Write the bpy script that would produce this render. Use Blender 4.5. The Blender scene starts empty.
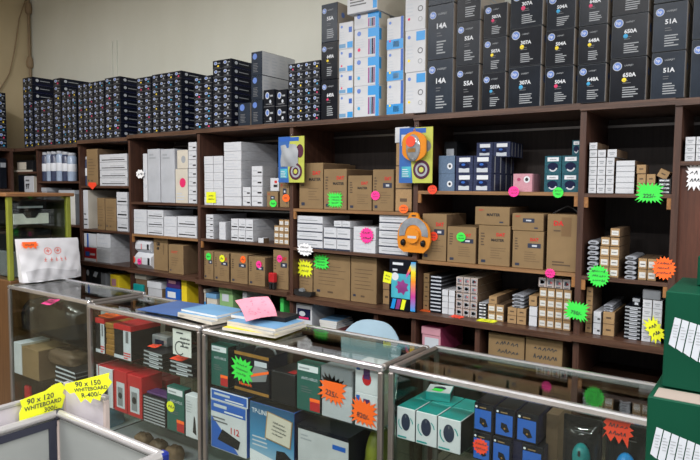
import bpy, math, random
from mathutils import Vector, Matrix
random.seed(11)
sc = bpy.context.scene
col = sc.collection
rnd = random.uniform

# ------------------------------------------------------------------ camera
FPX = 603.43
YAW, PITCH, ROLL = math.radians(35.333), math.radians(3.912), math.radians(0.4805)
CAM = Vector((0, 0, 1.65))
fw = Vector((-math.sin(YAW)*math.cos(PITCH), math.cos(YAW)*math.cos(PITCH), -math.sin(PITCH)))
r0 = Vector((math.cos(YAW), math.sin(YAW), 0)); u0 = r0.cross(fw)
RT = r0*math.cos(ROLL) + u0*math.sin(ROLL)
UP = u0*math.cos(ROLL) - r0*math.sin(ROLL)
cd = bpy.data.cameras.new('camera'); cam = bpy.data.objects.new('camera', cd); col.objects.link(cam)
cd.sensor_width = 36; cd.lens = FPX/700*36; cd.clip_start = 0.02; cd.clip_end = 100
mw = Matrix((RT, UP, -fw)).transposed().to_4x4(); mw.translation = CAM
cam.matrix_world = mw
sc.camera = cam
# ------------------------------------------------------------------ world, exposure
w = bpy.data.worlds.new('daylight_from_shopfront'); sc.world = w; w.use_nodes = True
bg = w.node_tree.nodes['Background']; bg.inputs[0].default_value = (0.92, 0.95, 1.0, 1); bg.inputs[1].default_value = 0.55
vs = sc.view_settings
vs.view_transform = 'Standard'; vs.look = 'None'; vs.gamma = 1; vs.exposure = -0.3; vs.use_curve_mapping = False
sc.cycles.transparent_max_bounces = 32
sc.cycles.max_bounces = 8
LAMP_W = 88.0

# ------------------------------------------------------------------ measured helpers
D = 3.0            # front plane of the long shelving unit
def ray(x, y): return fw + RT*((x-350)/FPX) - UP*((y-230)/FPX)
def AY(x, y, v): d = ray(x, y); return CAM + d*(v/d.y)
def AZ(x, y, v): d = ray(x, y); return CAM + d*((v-CAM.z)/d.z)
def AX(x, y, v): d = ray(x, y); return CAM + d*(v/d.x)
def PR(p):
    d = Vector(p)-CAM; k = d.dot(fw); return 350+FPX*d.dot(RT)/k, 230-FPX*d.dot(UP)/k
def XB(x, z, Y):    # world X of image column x on plane Y at height z
    X = AY(x, 230, Y).x
    for _ in range(4): X = AY(x, PR((X, Y, z))[1], Y).x
    return X

# ------------------------------------------------------------------ materials
def lin(c):
    c = c/255.0
    return c/12.92 if c <= 0.04045 else ((c+0.055)/1.055)**2.4
def rgb(c): return (lin(c[0]), lin(c[1]), lin(c[2]), 1)
MD = {  # name: (rgb 0-255, roughness, metallic, colour variation, noise scale)
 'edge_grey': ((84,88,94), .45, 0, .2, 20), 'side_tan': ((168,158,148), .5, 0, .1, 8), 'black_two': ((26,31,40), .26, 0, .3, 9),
 'black_card': ((20,23,31), .28, 0, .25, 14), 'black_side': ((20,24,38), .35, 0, .3, 10), 'grey_card': ((40,48,60), .28, 0, .25, 8),
 'logo_blue': ((88,122,196), .4, 0, 0, 0), 'print_white': ((210,214,222), .5, 0, 0, 0), 'print_grey': ((150,155,162), .5, 0, 0, 0),
 'print_pale': ((186,192,202), .5, 0, 0, 0),
 'dot_cyan': ((40,160,215), .5, 0, 0, 0), 'dot_magenta': ((214,36,100), .5, 0, 0, 0), 'dot_yellow': ((240,214,30), .5, 0, 0, 0),
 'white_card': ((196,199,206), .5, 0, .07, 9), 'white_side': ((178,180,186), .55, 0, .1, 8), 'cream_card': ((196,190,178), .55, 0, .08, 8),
 'grey_white': ((172,176,184), .5, 0, .1, 8), 'print_black': ((28,28,32), .5, 0, 0, 0), 'print_line': ((96,98,104), .5, 0, 0, 0),
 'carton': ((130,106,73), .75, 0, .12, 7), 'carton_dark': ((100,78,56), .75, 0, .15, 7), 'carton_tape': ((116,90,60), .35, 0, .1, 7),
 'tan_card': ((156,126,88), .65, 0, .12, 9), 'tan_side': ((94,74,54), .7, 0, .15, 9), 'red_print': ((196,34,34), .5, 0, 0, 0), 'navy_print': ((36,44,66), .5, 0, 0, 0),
 'carton_print': ((84,66,48), .6, 0, 0, 0),
 'blue_print': ((28,142,214), .4, 0, .05, 8), 'royal_print': ((30,88,176), .4, 0, .06, 8), 'purple_print': ((120,44,110), .4, 0, .2, 30),
 'teal_print': ((22,140,140), .4, 0, .1, 12), 'teal_card': ((20,138,134), .4, 0, .15, 10), 'dkgreen_card': ((28,86,78), .4, 0, .12, 8), 'green_print': ((70,190,90), .4, 0, 0, 0),
 'navy_card': ((30,34,62), .25, 0, .25, 12), 'navy_clear': ((54,60,86), .15, 0, .3, 14), 'teal_clear': ((38,84,96), .15, 0, .3, 14), 'steel_blue': ((92,112,138), .2, 0, .15, 10),
 'pink_card': ((190,138,152), .5, 0, .1, 10), 'pink_dark': ((160,62,100), .5, 0, .1, 10), 'red_card': ((176,28,36), .4, 0, .15, 10), 'maroon': ((84,28,36), .5, 0, .1, 8),
 'silver': ((170,174,184), .3, .35, .25, 25), 'dark_plastic': ((30,31,34), .3, 0, .2, 10), 'grey_plastic': ((120,124,130), .35, 0, .1, 8), 'light_plastic': ((206,206,202), .4, 0, .06, 8),
 'black_wrap': ((14,16,20), .24, 0, .3, 16), 'gold_card': ((140,100,40), .4, 0, .25, 20), 'yellow_card': ((226,200,40), .5, 0, .1, 9), 'purple_card': ((72,38,92), .5, 0, .1, 9), 'sage_card': ((128,168,112), .6, 0, .1, 9),
 'sky_card': ((104,150,190), .5, 0, .12, 6), 'folder_blue': ((62,94,150), .4, 0, .12, 7), 'paper': ((206,206,204), .7, 0, .06, 12), 'pink_paper': ((222,140,160), .7, 0, .06, 9),
 'f_green': ((56,222,74), .6, 0, .05, 6), 'f_orange': ((255,104,30), .6, 0, .05, 6), 'f_redor': ((240,70,40), .6, 0, .05, 6), 'f_pink': ((255,50,150), .6, 0, .05, 6), 'f_yellow': ((226,232,36), .6, 0, .05, 6), 'f_white': ((236,236,240), .6, 0, .05, 6),
 'ink': ((44,52,60), .6, 0, 0, 0), 'ink_purple': ((130,70,110), .6, 0, 0, 0),
 'chrome': ((205,205,210), .26, .85, .06, 8), 'alu': ((140,134,130), .36, .75, .1, 10), 'alu_white': ((184,182,184), .3, .5, .04, 10), 'blue_cap': ((26,40,120), .35, 0, .05, 8), 'cab_back': ((74,76,52), .5, 0, .2, 6), 'gasket': ((40,42,58), .5, 0, .05, 8),
 'whiteboard': ((188,182,190), .3, 0, .04, 5), 'case_panel': ((142,146,146), .3, 0, .06, 5), 'pink_edge': ((182,168,164), .4, 0, .05, 5),
 'olive': ((122,128,40), .45, 0, .12, 8), 'chair_blue': ((164,190,208), .28, 0, .05, 8), 'steel': ((150,150,154), .3, 1, .05, 8),
 'orange_plastic': ((214,132,34), .2, 0, .05, 8), 'clear_grey': ((150,154,160), .08, .3, .3, 18), 'cd_purple': ((92,50,74), .15, .3, .2, 10),
 'lime_card': ((178,184,78), .5, 0, .1, 12), 'card_blue': ((40,94,166), .45, 0, .1, 10), 'bag_white': ((206,206,212), .42, 0, .05, 6), 'bag_print': ((214,118,112), .5, 0, 0, 0), 'bag_shaded': ((176,176,182), .4, 0, .1, 8),
 'box_green': ((8,64,46), .5, 0, .08, 6), 'green_flap': ((150,138,130), .6, 0, .05, 6),
 'tube_body': ((58,66,92), .25, 0, .2, 10), 'tube_pale': ((150,166,190), .25, 0, .2, 10), 'rubber': ((22,22,24), .6, 0, .1, 10), 'brass': ((190,140,50), .3, .8, .1, 10),
 'tint_a': ((70,170,190), .35, 0, .3, 9), 'plum': ((140,60,130), .35, 0, .35, 12), 'wire': ((150,128,100), .6, 0, .1, 10),
}
MC = {}
def mix_noise(nt, base, var, scale, coord='Object'):
    N = nt.nodes; L = nt.links
    tc = N.new('ShaderNodeTexCoord'); nz = N.new('ShaderNodeTexNoise'); nz.inputs['Scale'].default_value = scale; nz.inputs['Detail'].default_value = 4
    L.new(tc.outputs[coord], nz.inputs['Vector'])
    cr = N.new('ShaderNodeValToRGB')
    a = [max(0, c*(1-var)) for c in base[:3]]; b = [min(1, c*(1+var)) for c in base[:3]]
    cr.color_ramp.elements[0].position = .3; cr.color_ramp.elements[1].position = .7
    cr.color_ramp.elements[0].color = (*a, 1); cr.color_ramp.elements[1].color = (*b, 1)
    L.new(nz.outputs['Fac'], cr.inputs['Fac'])
    return cr.outputs['Color'], nz
def M(name):
    if name in MC: return MC[name]
    c, ro, me, var, scl = MD[name]
    m = bpy.data.materials.new(name); m.use_nodes = True; nt = m.node_tree; b = nt.nodes['Principled BSDF']
    b.inputs['Roughness'].default_value = ro; b.inputs['Metallic'].default_value = me
    if name in ('box_green', 'black_card', 'black_two', 'grey_card', 'black_side', 'dark_plastic', 'navy_clear', 'navy_card'): b.inputs['Specular IOR Level'].default_value = .13
    if var:
        o, _ = mix_noise(nt, rgb(c), var, scl); nt.links.new(o, b.inputs['Base Color'])
    else: b.inputs['Base Color'].default_value = rgb(c)
    MC[name] = m; return m
def wood(name, c1, c2, rough, axis=0, scale=3.0):
    m = bpy.data.materials.new(name); m.use_nodes = True; nt = m.node_tree; N = nt.nodes; L = nt.links; b = N['Principled BSDF']
    tc = N.new('ShaderNodeTexCoord'); mp = N.new('ShaderNodeMapping')
    s = [22, 22, 22]; s[axis] = 1.2; mp.inputs['Scale'].default_value = s
    L.new(tc.outputs['Object'], mp.inputs['Vector'])
    nz = N.new('ShaderNodeTexNoise'); nz.inputs['Scale'].default_value = scale; nz.inputs['Detail'].default_value = 6; nz.inputs['Roughness'].default_value = .65
    L.new(mp.outputs[0], nz.inputs['Vector'])
    cr = N.new('ShaderNodeValToRGB'); cr.color_ramp.elements[0].position = .32; cr.color_ramp.elements[1].position = .68
    cr.color_ramp.elements[0].color = rgb(c1); cr.color_ramp.elements[1].color = rgb(c2)
    L.new(nz.outputs['Fac'], cr.inputs['Fac']); L.new(cr.outputs['Color'], b.inputs['Base Color'])
    bp = N.new('ShaderNodeBump'); bp.inputs['Strength'].default_value = .15; bp.inputs['Distance'].default_value = .003
    L.new(nz.outputs['Fac'], bp.inputs['Height']); L.new(bp.outputs[0], b.inputs['Normal'])
    b.inputs['Roughness'].default_value = rough
    MC[name] = m; return m
wood('wood_upright', (52,31,23), (84,54,42), .5, 2); wood('wood_shelf', (54,35,27), (98,70,56), .36, 0); wood('wood_back', (34,26,24), (50,40,37), .65, 2)  # wood_back is darkened in colour to stand for shade deep in the bays
wood('wood_light', (116,82,52), (150,112,74), .5, 0); wood('wood_cleat', (128,84,44), (158,110,62), .55, 1); wood('wood_base', (84,57,34), (108,76,46), .42, 2); wood('wood_top', (112,74,44), (146,104,66), .45, 1)
wood('wood_door', (66,38,28), (96,56,42), .4, 2)
def plaster(name, c, c2, scale, rough=.85):
    m = bpy.data.materials.new(name); m.use_nodes = True; nt = m.node_tree; N = nt.nodes; L = nt.links; b = N['Principled BSDF']
    tc = N.new('ShaderNodeTexCoord'); mp = N.new('ShaderNodeMapping'); mp.inputs['Scale'].default_value = (1, 1, .45); L.new(tc.outputs['Object'], mp.inputs[0])
    nz = N.new('ShaderNodeTexNoise'); nz.inputs['Scale'].default_value = scale; nz.inputs['Detail'].default_value = 7; nz.inputs['Roughness'].default_value = .6; L.new(mp.outputs[0], nz.inputs['Vector'])
    cr = N.new('ShaderNodeValToRGB'); cr.color_ramp.elements[0].position = .3; cr.color_ramp.elements[1].position = .65
    cr.color_ramp.elements[0].color = rgb(c2); cr.color_ramp.elements[1].color = rgb(c); L.new(nz.outputs['Fac'], cr.inputs['Fac']); L.new(cr.outputs['Color'], b.inputs['Base Color'])
    n2 = N.new('ShaderNodeTexNoise'); n2.inputs['Scale'].default_value = 40; L.new(tc.outputs['Object'], n2.inputs['Vector'])
    bp = N.new('ShaderNodeBump'); bp.inputs['Strength'].default_value = .2; bp.inputs['Distance'].default_value = .004; L.new(n2.outputs['Fac'], bp.inputs['Height']); L.new(bp.outputs[0], b.inputs['Normal'])
    b.inputs['Roughness'].default_value = rough; MC[name] = m
plaster('wall_paint', (222,224,216), (208,209,198), .7); plaster('wall_paint_tan', (196,180,148), (178,160,126), .8); plaster('ceiling_paint', (220,218,208), (206,204,194), .6)
def floor_mat():
    m = bpy.data.materials.new('floor_tiles'); m.use_nodes = True; nt = m.node_tree; N = nt.nodes; L = nt.links; b = N['Principled BSDF']
    tc = N.new('ShaderNodeTexCoord'); br = N.new('ShaderNodeTexBrick'); br.offset = 0; br.inputs['Scale'].default_value = 1; br.inputs['Brick Width'].default_value = .4; br.inputs['Row Height'].default_value = .4; br.inputs['Mortar Size'].default_value = .006
    br.inputs['Color1'].default_value = rgb((128,120,108)); br.inputs['Color2'].default_value = rgb((138,130,116)); br.inputs['Mortar'].default_value = rgb((80,74,66))
    L.new(tc.outputs['Object'], br.inputs['Vector']); L.new(br.outputs['Color'], b.inputs['Base Color']); b.inputs['Roughness'].default_value = .4; MC['floor_tiles'] = m
floor_mat()
def glass_mat(name, tint, ior=1.5, rough=.01):
    m = bpy.data.materials.new(name); m.use_nodes = True; nt = m.node_tree; N = nt.nodes; L = nt.links
    for n in list(N): N.remove(n)
    o = N.new('ShaderNodeOutputMaterial'); mx = N.new('ShaderNodeMixShader'); t = N.new('ShaderNodeBsdfTransparent'); g = N.new('ShaderNodeBsdfGlossy'); f = N.new('ShaderNodeFresnel')
    gm = N.new('ShaderNodeNewGeometry'); mr = N.new('ShaderNodeMapRange'); mr.inputs['To Min'].default_value = ior; mr.inputs['To Max'].default_value = 1/ior
    L.new(gm.outputs['Backfacing'], mr.inputs['Value']); L.new(mr.outputs[0], f.inputs['IOR']); t.inputs[0].default_value = rgb(tint); g.inputs['Roughness'].default_value = rough
    L.new(f.outputs[0], mx.inputs[0]); L.new(t.outputs[0], mx.inputs[1]); L.new(g.outputs[0], mx.inputs[2]); L.new(mx.outputs[0], o.inputs[0]); MC[name] = m
glass_mat('glass', (246,250,247)); glass_mat('glass_front', (246,250,248), 1.3); glass_mat('clear_film', (240,242,244), 1.4, .08); glass_mat('glass_dusty', (232,238,232), 1.5, .05)
def spectrum(name, stops, axis):
    m = bpy.data.materials.new(name); m.use_nodes = True; nt = m.node_tree; N = nt.nodes; L = nt.links; b = N['Principled BSDF']
    tc = N.new('ShaderNodeTexCoord'); sp = N.new('ShaderNodeSeparateXYZ'); L.new(tc.outputs['Generated'], sp.inputs[0]); cr = N.new('ShaderNodeValToRGB')
    el = cr.color_ramp.elements
    while len(el) < len(stops): el.new(.5)
    for e, (p, c) in zip(el, stops): e.position = p; e.color = rgb(c)
    L.new(sp.outputs[axis], cr.inputs[0]); L.new(cr.outputs[0], b.inputs['Base Color']); b.inputs['Roughness'].default_value = .4; MC[name] = m
spectrum('rainbow_print', [(0,(30,150,220)),(.3,(190,60,150)),(.6,(240,140,40)),(.8,(236,220,40)),(1,(40,150,220))], 'Z')
spectrum('sky_print', [(0,(150,180,200)),(.45,(60,130,175)),(1,(24,72,112))], 'Z')
def mat_of(n): return MC[n] if n in MC else M(n)

# ------------------------------------------------------------------ text outlines (built-in font)
TC = {}
def text2d(s, bold=0.0):
    k = (s, bold)
    if k in TC: return TC[k]
    cu = bpy.data.curves.new('t', 'FONT'); cu.body = s; cu.size = 1; cu.resolution_u = 2; cu.offset = bold; cu.fill_mode = 'FRONT'
    o = bpy.data.objects.new('t', cu); col.objects.link(o)
    dg = bpy.context.evaluated_depsgraph_get(); me = bpy.data.meshes.new_from_object(o.evaluated_get(dg))
    vs_ = [(v.co.x, v.co.y) for v in me.vertices]; fs = [tuple(p.vertices) for p in me.polygons]
    bpy.data.objects.remove(o); bpy.data.curves.remove(cu); bpy.data.meshes.remove(me)
    x0 = min(v[0] for v in vs_); x1 = max(v[0] for v in vs_); y0 = min(v[1] for v in vs_); y1 = max(v[1] for v in vs_)
    vs_ = [((v[0]-x0)/(y1-y0), (v[1]-y0)/(y1-y0)) for v in vs_]
    TC[k] = (vs_, fs, (x1-x0)/(y1-y0)); return TC[k]

# ------------------------------------------------------------------ mesh builder
class MB:
    def __init__(s): s.v = []; s.f = []; s.m = []; s.mats = []; s.sm = []
    def mi(s, n):
        if n not in s.mats: s.mats.append(n)
        return s.mats.index(n)
    def add(s, vs_, fs, mat, X=None, smooth=False):
        b = len(s.v); i = s.mi(mat)
        for p in vs_: s.v.append(tuple(X @ Vector(p)) if X else tuple(p))
        for f in fs: s.f.append(tuple(b+k for k in f)); s.m.append(i); s.sm.append(smooth)
        return s
    def box(s, x0, x1, y0, y1, z0, z1, mat, side=None, top=None, X=None):
        v = [(x0,y0,z0),(x1,y0,z0),(x1,y1,z0),(x0,y1,z0),(x0,y0,z1),(x1,y0,z1),(x1,y1,z1),(x0,y1,z1)]
        side = side or mat; top = top or side
        b = len(s.v)
        for p in v: s.v.append(tuple(X @ Vector(p)) if X else p)
        for f, mm in (((0,1,5,4),mat),((2,3,7,6),mat),((1,2,6,5),side),((3,0,4,7),side),((4,5,6,7),top),((3,2,1,0),top)):
            s.f.append(tuple(b+k for k in f)); s.m.append(s.mi(mm)); s.sm.append(False)
        return s
    def cbox(s, x0, x1, y0, y1, z0, z1, c, mat, X=None, mats=None):   # chamfered box; mats = (side, front, top, edge)
        vs_ = []
        for sx in (0,1):
            for sy in (0,1):
                for sz in (0,1):
                    p = [(x0,x1)[sx], (y0,y1)[sy], (z0,z1)[sz]]; sg = [1-2*sx, 1-2*sy, 1-2*sz]
                    for a in range(3):
                        q = list(p)
                        for b in range(3):
                            if b != a: q[b] += sg[b]*c
                        vs_.append(q)
        I = lambda sx, sy, sz, a: (sx*4+sy*2+sz)*3+a
        fs = []
        for a in range(3):
            o = [b for b in range(3) if b != a]
            for k in (0,1):
                seq = []
                for (i, j) in ((0,0),(1,0),(1,1),(0,1)):
                    t = [0,0,0]; t[a] = k; t[o[0]] = i; t[o[1]] = j; seq.append(I(*t, a))
                fs.append(seq)
            for i in (0,1):
                for j in (0,1):
                    t = [0,0,0]; t[o[0]] = i; t[o[1]] = j; t2 = list(t); t2[a] = 1
                    fs.append([I(*t, o[0]), I(*t2, o[0]), I(*t2, o[1]), I(*t, o[1])])
        for sx in (0,1):
            for sy in (0,1):
                for sz in (0,1): fs.append([I(sx,sy,sz,0), I(sx,sy,sz,1), I(sx,sy,sz,2)])
        c3 = Vector(((x0+x1)/2,(y0+y1)/2,(z0+z1)/2)); out = []
        for f in fs:
            P = [Vector(vs_[k]) for k in f]; n = (P[1]-P[0]).cross(P[2]-P[0]); m_ = sum(P, Vector())/len(P)
            out.append(f if n.dot(m_-c3) > 0 else f[::-1])
        if not mats: return s.add(vs_, out, mat, X)
        b = len(s.v)
        for q in vs_: s.v.append(tuple(X @ Vector(q)) if X else tuple(q))
        for n_, f in enumerate(out):
            k = n_ // 6 if n_ < 18 and n_ % 6 < 2 else 3
            s.f.append(tuple(b+i for i in f)); s.m.append(s.mi(mats[k])); s.sm.append(False)
        return s
    def fm(s, face, pl, eps=.0007):
        if face == 'F': return lambda u, v: (u, pl-eps, v)
        if face == 'R': return lambda u, v: (pl+eps, u, v)
        return lambda u, v: (u, v, pl+eps)
    def poly(s, face, pl, pts, mat, eps=.0007): g = s.fm(face, pl, eps); return s.add([g(*p) for p in pts], [tuple(range(len(pts)))], mat)
    def rect(s, face, pl, u0, v0, u1, v1, mat, eps=.0007): return s.poly(face, pl, [(u0,v0),(u1,v0),(u1,v1),(u0,v1)], mat, eps)
    def disc(s, face, pl, u, v, ru, rv, mat, n=14, eps=.0009): return s.poly(face, pl, [(u+ru*math.cos(2*math.pi*k/n), v+rv*math.sin(2*math.pi*k/n)) for k in range(n)], mat, eps)
    def ring(s, face, pl, u, v, r1, r2, mat, n=18, eps=.0011, a0=0, a1=2*math.pi):
        g = s.fm(face, pl, eps); vs_ = []; fs = []
        for k in range(n+1):
            a = a0+(a1-a0)*k/n; vs_ += [g(u+r1*math.cos(a), v+r1*math.sin(a)), g(u+r2*math.cos(a), v+r2*math.sin(a))]
        for k in range(n): fs.append((2*k, 2*k+1, 2*k+3, 2*k+2))
        return s.add(vs_, fs, mat)
    def text(s, face, pl, t, u, v, h, mat, wmax=None, align='l', bold=0.012, eps=.0012, rot=0, sx=1):
        vs_, fs, w_ = text2d(t, bold); k = h*sx
        if wmax and w_*k > wmax: k = wmax/w_
        off = {'l': 0, 'c': -w_*k/2, 'r': -w_*k}[align]; g = s.fm(face, pl, eps); ca, sa = math.cos(rot), math.sin(rot)
        P = []
        for a, b in vs_:
            a = a*k+off; b = b*h; P.append(g(u+a*ca-b*sa, v+a*sa+b*ca))
        return s.add(P, fs, mat)
    def scrib(s, face, pl, u0, v0, u1, v1, lines, mat, th=None, eps=.0012, seed=0):   # illegible pen strokes
        R = random.Random(seed); g = s.fm(face, pl, eps); lh = (v1-v0)/lines; th = th or lh*.1
        for i in range(lines):
            vb = v1-(i+1)*lh+lh*.2; u = u0+R.uniform(0, .12)*(u1-u0); hh = lh*.6
            while u < u1-R.uniform(0, .2)*(u1-u0):
                a = u; b = u+hh*R.uniform(.25, .6); p0 = (a, vb+hh*R.uniform(0, .3)); p1 = (b, vb+hh*R.uniform(.6, 1)); p2 = (b+hh*.1, vb+R.uniform(0, .4)*hh)
                for (q0, q1) in ((p0, p1), (p1, p2)):
                    d = Vector((q1[0]-q0[0], q1[1]-q0[1])); L_ = d.length or 1; n = Vector((-d.y, d.x))/L_*th/2
                    s.add([g(q0[0]+n.x, q0[1]+n.y), g(q0[0]-n.x, q0[1]-n.y), g(q1[0]-n.x, q1[1]-n.y), g(q1[0]+n.x, q1[1]+n.y)], [(0,1,2,3)], mat)
                u = b+hh*R.uniform(.15, .5)
        return s
    def lines(s, face, pl, u0, v0, u1, v1, n, mat, fill=.45, seed=1, eps=.0009):   # rows of small print as bars
        R = random.Random(seed); lh = (v1-v0)/n
        for i in range(n): s.rect(face, pl, u0, v1-(i+1)*lh, u0+(u1-u0)*R.uniform(.55, 1), v1-(i+1)*lh+lh*fill, mat, eps)
        return s
    def cyl(s, p0, p1, r, n, mat, r2=None, smooth=True, caps=True):
        p0 = Vector(p0); p1 = Vector(p1); d = (p1-p0).normalized(); a = d.orthogonal().normalized(); b = d.cross(a); r2 = r if r2 is None else r2
        vs_ = []
        for k in range(n):
            t = 2*math.pi*(k+.5)/n; o = a*math.cos(t)+b*math.sin(t); vs_ += [p0+o*r, p1+o*r2]
        s.add(vs_, [(2*k, 2*((k+1) % n), 2*((k+1) % n)+1, 2*k+1) for k in range(n)], mat, None, smooth)
        if caps:
            s.add([vs_[2*k] for k in range(n)][::-1], [tuple(range(n))], mat); s.add([vs_[2*k+1] for k in range(n)], [tuple(range(n))], mat)
        return s
    def tube(s, pts, r, n, mat, closed=False):
        P = [Vector(p) for p in pts]; m = len(P); rings = []
        for i in range(m):
            t = (P[(i+1) % m]-P[i-1]) if closed else (P[min(i+1, m-1)]-P[max(i-1, 0)])
            t.normalize(); a = t.cross(Vector((.13, .27, .95))).normalized(); b = t.cross(a); rings.append([P[i]+(a*math.cos(2*math.pi*k/n)+b*math.sin(2*math.pi*k/n))*r for k in range(n)])
        vs_ = [q for R in rings for q in R]; fs = []
        for i in range(m if closed else m-1):
            j = (i+1) % m
            for k in range(n): fs.append((i*n+k, i*n+(k+1) % n, j*n+(k+1) % n, j*n+k))
        if not closed: fs += [tuple(range(n))[::-1], tuple((m-1)*n+k for k in range(n))]
        return s.add(vs_, fs, mat, None, True)
    def lathe(s, prof, n, mat, X=None):
        vs_ = []; fs = []
        for r, z in prof:
            for k in range(n): vs_.append((r*math.cos(2*math.pi*k/n), r*math.sin(2*math.pi*k/n), z))
        for i in range(len(prof)-1):
            for k in range(n): fs.append((i*n+k, i*n+(k+1) % n, (i+1)*n+(k+1) % n, (i+1)*n+k))
        fs += [tuple(range(n))[::-1], tuple((len(prof)-1)*n+k for k in range(n))]
        return s.add(vs_, fs, mat, X, True)
    def prism(s, pts, y0, y1, mat, X=None, rim=None):   # outline in x,z extruded along y (front y0)
        n = len(pts); v = [(p[0], y0, p[1]) for p in pts]+[(p[0], y1, p[1]) for p in pts]
        s.add(v, [tuple(range(n)), tuple(range(2*n-1, n-1, -1))], mat, X)
        return s.add(v, [(k, n+k, n+(k+1) % n, (k+1) % n) for k in range(n)], rim or mat, X)
    def grid(s, fn, nu, nv, mat, smooth=True):
        vs_ = [fn(i/nu, j/nv) for j in range(nv+1) for i in range(nu+1)]
        return s.add(vs_, [(j*(nu+1)+i, j*(nu+1)+i+1, (j+1)*(nu+1)+i+1, (j+1)*(nu+1)+i) for j in range(nv) for i in range(nu)], mat, None, smooth)
    def mesh(s, name):
        me = bpy.data.meshes.new(name); me.from_pydata(s.v, [], s.f)
        for n in s.mats: me.materials.append(mat_of(n))
        for p, i, q in zip(me.polygons, s.m, s.sm): p.material_index = i; p.use_smooth = q
        me.update(); return me
    def build(s, name, parent=None, loc=(0,0,0), rz=0):
        o = bpy.data.objects.new(name, s.mesh(name)); col.objects.link(o); o.location = loc; o.rotation_euler = (0, 0, rz); o.parent = parent; return o
def tag(o, label, cat, group=None):
    o['label'] = label; o['category'] = cat
    if group: o['group'] = group
    return o
def struct(o): o['kind'] = 'structure'; return o
def empty(name, loc, label, cat, group=None, rz=0):
    o = bpy.data.objects.new(name, None); col.objects.link(o); o.location = loc; o.rotation_euler = (0, 0, rz); o.empty_display_size = .05; return tag(o, label, cat, group)
ORD = ['zeroth','first','second','third','fourth','fifth','sixth','seventh','eighth','ninth','tenth','eleventh','twelfth','thirteenth','fourteenth','fifteenth','sixteenth','seventeenth','eighteenth']
# ================================================================== the room
XL, YW, ZC = -6.77, 3.47, 4.3
struct(MB().box(XL-.1, 4, -5, YW+.1, -.1, 0, 'floor_tiles').build('floor'))
struct(MB().box(XL-.1, 4, YW, YW+.1, 0, ZC, 'wall_paint').build('wall_back'))
struct(MB().box(XL-.1, XL, -5, YW, 0, ZC, 'wall_paint_tan').build('wall_left'))
struct(MB().box(XL-.1, 4, -5, YW+.1, ZC, ZC+.1, 'ceiling_paint').build('ceiling'))
def lamp(x, y, which):
    o = empty('fluorescent_lamp', (x, y, 3.55), 'white twin-tube fluorescent lamp hung from the ceiling, '+which, 'lamp', 'ceiling lamps')
    MB().cbox(-.62, .62, -.09, .09, .04, .09, .01, 'light_plastic').build('housing', o)
    for s in (-.045, .045): MB().cyl((-.59, s, .02), (.59, s, .02), .013, 10, 'print_white').build('tube', o)
    for s in (-.45, .45): MB().cyl((s, 0, .09), (s, 0, ZC-3.55), .006, 6, 'steel').build('rod', o)
    l = bpy.data.lights.new('lamp_light', 'AREA'); l.shape = 'RECTANGLE'; l.size = 1.2; l.size_y = .16; l.energy = LAMP_W*(1.5 if y > .8 else 1); l.color = (1, .98, .955)
    lo = bpy.data.objects.new('lamp_light', l); col.objects.link(lo); lo.parent = o; lo.location = (0, 0, 0)
for x, y, n in ((-4.6,.5,'nearest the room corner'), (-3.0,.4,'second from the corner'), (-1.0,.1,'third from the corner'), (1.3,-.1,'farthest from the corner'),
                (-3.6,-1.6,'in the rear row, left'), (-1.2,-1.6,'in the rear row, middle'), (1.2,-1.6,'in the rear row, right'), (2.9,1.7,'added for side light beyond the right end of the counter'), (3.3,.9,'added for side light right of the counter, near the shopfront')): lamp(x, y, n)  # last two lamps are added, out of view, to brighten the boxes' right sides
# cable running up the room corner, and the painted conduits on the back wall
cb = empty('corner_cable', (XL+.02, YW-.03, 2.6), 'old brown cable and junction knobs running up the room corner', 'cable')
MB().cyl((0,0,-.55), (0,0,1.68), .012, 8, 'wire').build('conduit', cb)
for z in (.98, .40): MB().lathe([(.01,z-.07),(.032,z-.05),(.036,z),(.026,z+.05),(.01,z+.07)], 10, 'wire').build('knob', cb)
MB().tube([(.01,-.02,1.1),(.0,-.10,.85),(.0,-.16,.5),(.0,-.22,.25),(.0,-.33,.05)], .006, 6, 'wire').build('loose_wire', cb)
for px_ in (112.5, 117):
    p = AY(px_, 50, YW); o = MB().cbox(-.008, .008, -.012, 0, 0, .42, .003, 'wall_paint').build('trim_1' if px_ < 115 else 'trim_2', None, (p.x, YW, 2.62)); struct(o)

# ================================================================== long shelving unit on the back wall
UX = {0:-6.75, 1:-5.818, 2:-5.093, 3:-4.357, 4:-3.514, 5:-2.612, 6:-1.689, 7:-.787, 8:-.387, 9:.52}
TU = .028
ZT = {0:2.02, 1:2.03, 2:2.055, 3:2.072, 4:2.077, 5:2.076, 6:2.064, 7:2.058, 8:2.053}
ZA = {1:1.697, 2:1.656, 3:1.528, 4:1.522, 5:1.518, 6:1.642, 7:1.638, 8:1.782}
ZB = {1:1.30, 2:1.274, 3:1.266, 4:1.273, 5:1.263, 6:1.25, 7:1.242}
ZL = {k: .72 for k in range(2, 9)}
ZA[0] = 1.79; ZB[0] = 1.585
ZZ = {0:.99, 1:.99, 2:.989, 3:.981, 4:.967, 5:.946, 6:.950, 7:.955, 8:.955}
def zs(sh):
    b = int(sh[0]); return {'T': ZT, 'a': ZA, 'b': ZB, 'B': ZZ, 'L': ZL}[sh[1]][b]
def zmax(sh):
    b = int(sh[0]); l = sh[1]
    if l == 'T': return 9
    if l == 'L': return ZZ[b]-.034
    if l == 'a': return ZT[b]-.033
    if l == 'b': return ZA[b]-.021
    return (ZB[b] if b in ZB else ZA[b])-.021
def xlim(sh):
    b = int(sh[0])
    return (-99, 99) if sh[1] == 'T' else (UX[b]+TU+.002, UX[b+1]-.002)
su = empty('shelving_unit', (-3, D, 0), 'long dark brown wooden shelving unit of open bays along the back wall', 'shelves')
def sup(mb, name): return mb.build(name, su, (3, -D, 0))
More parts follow.
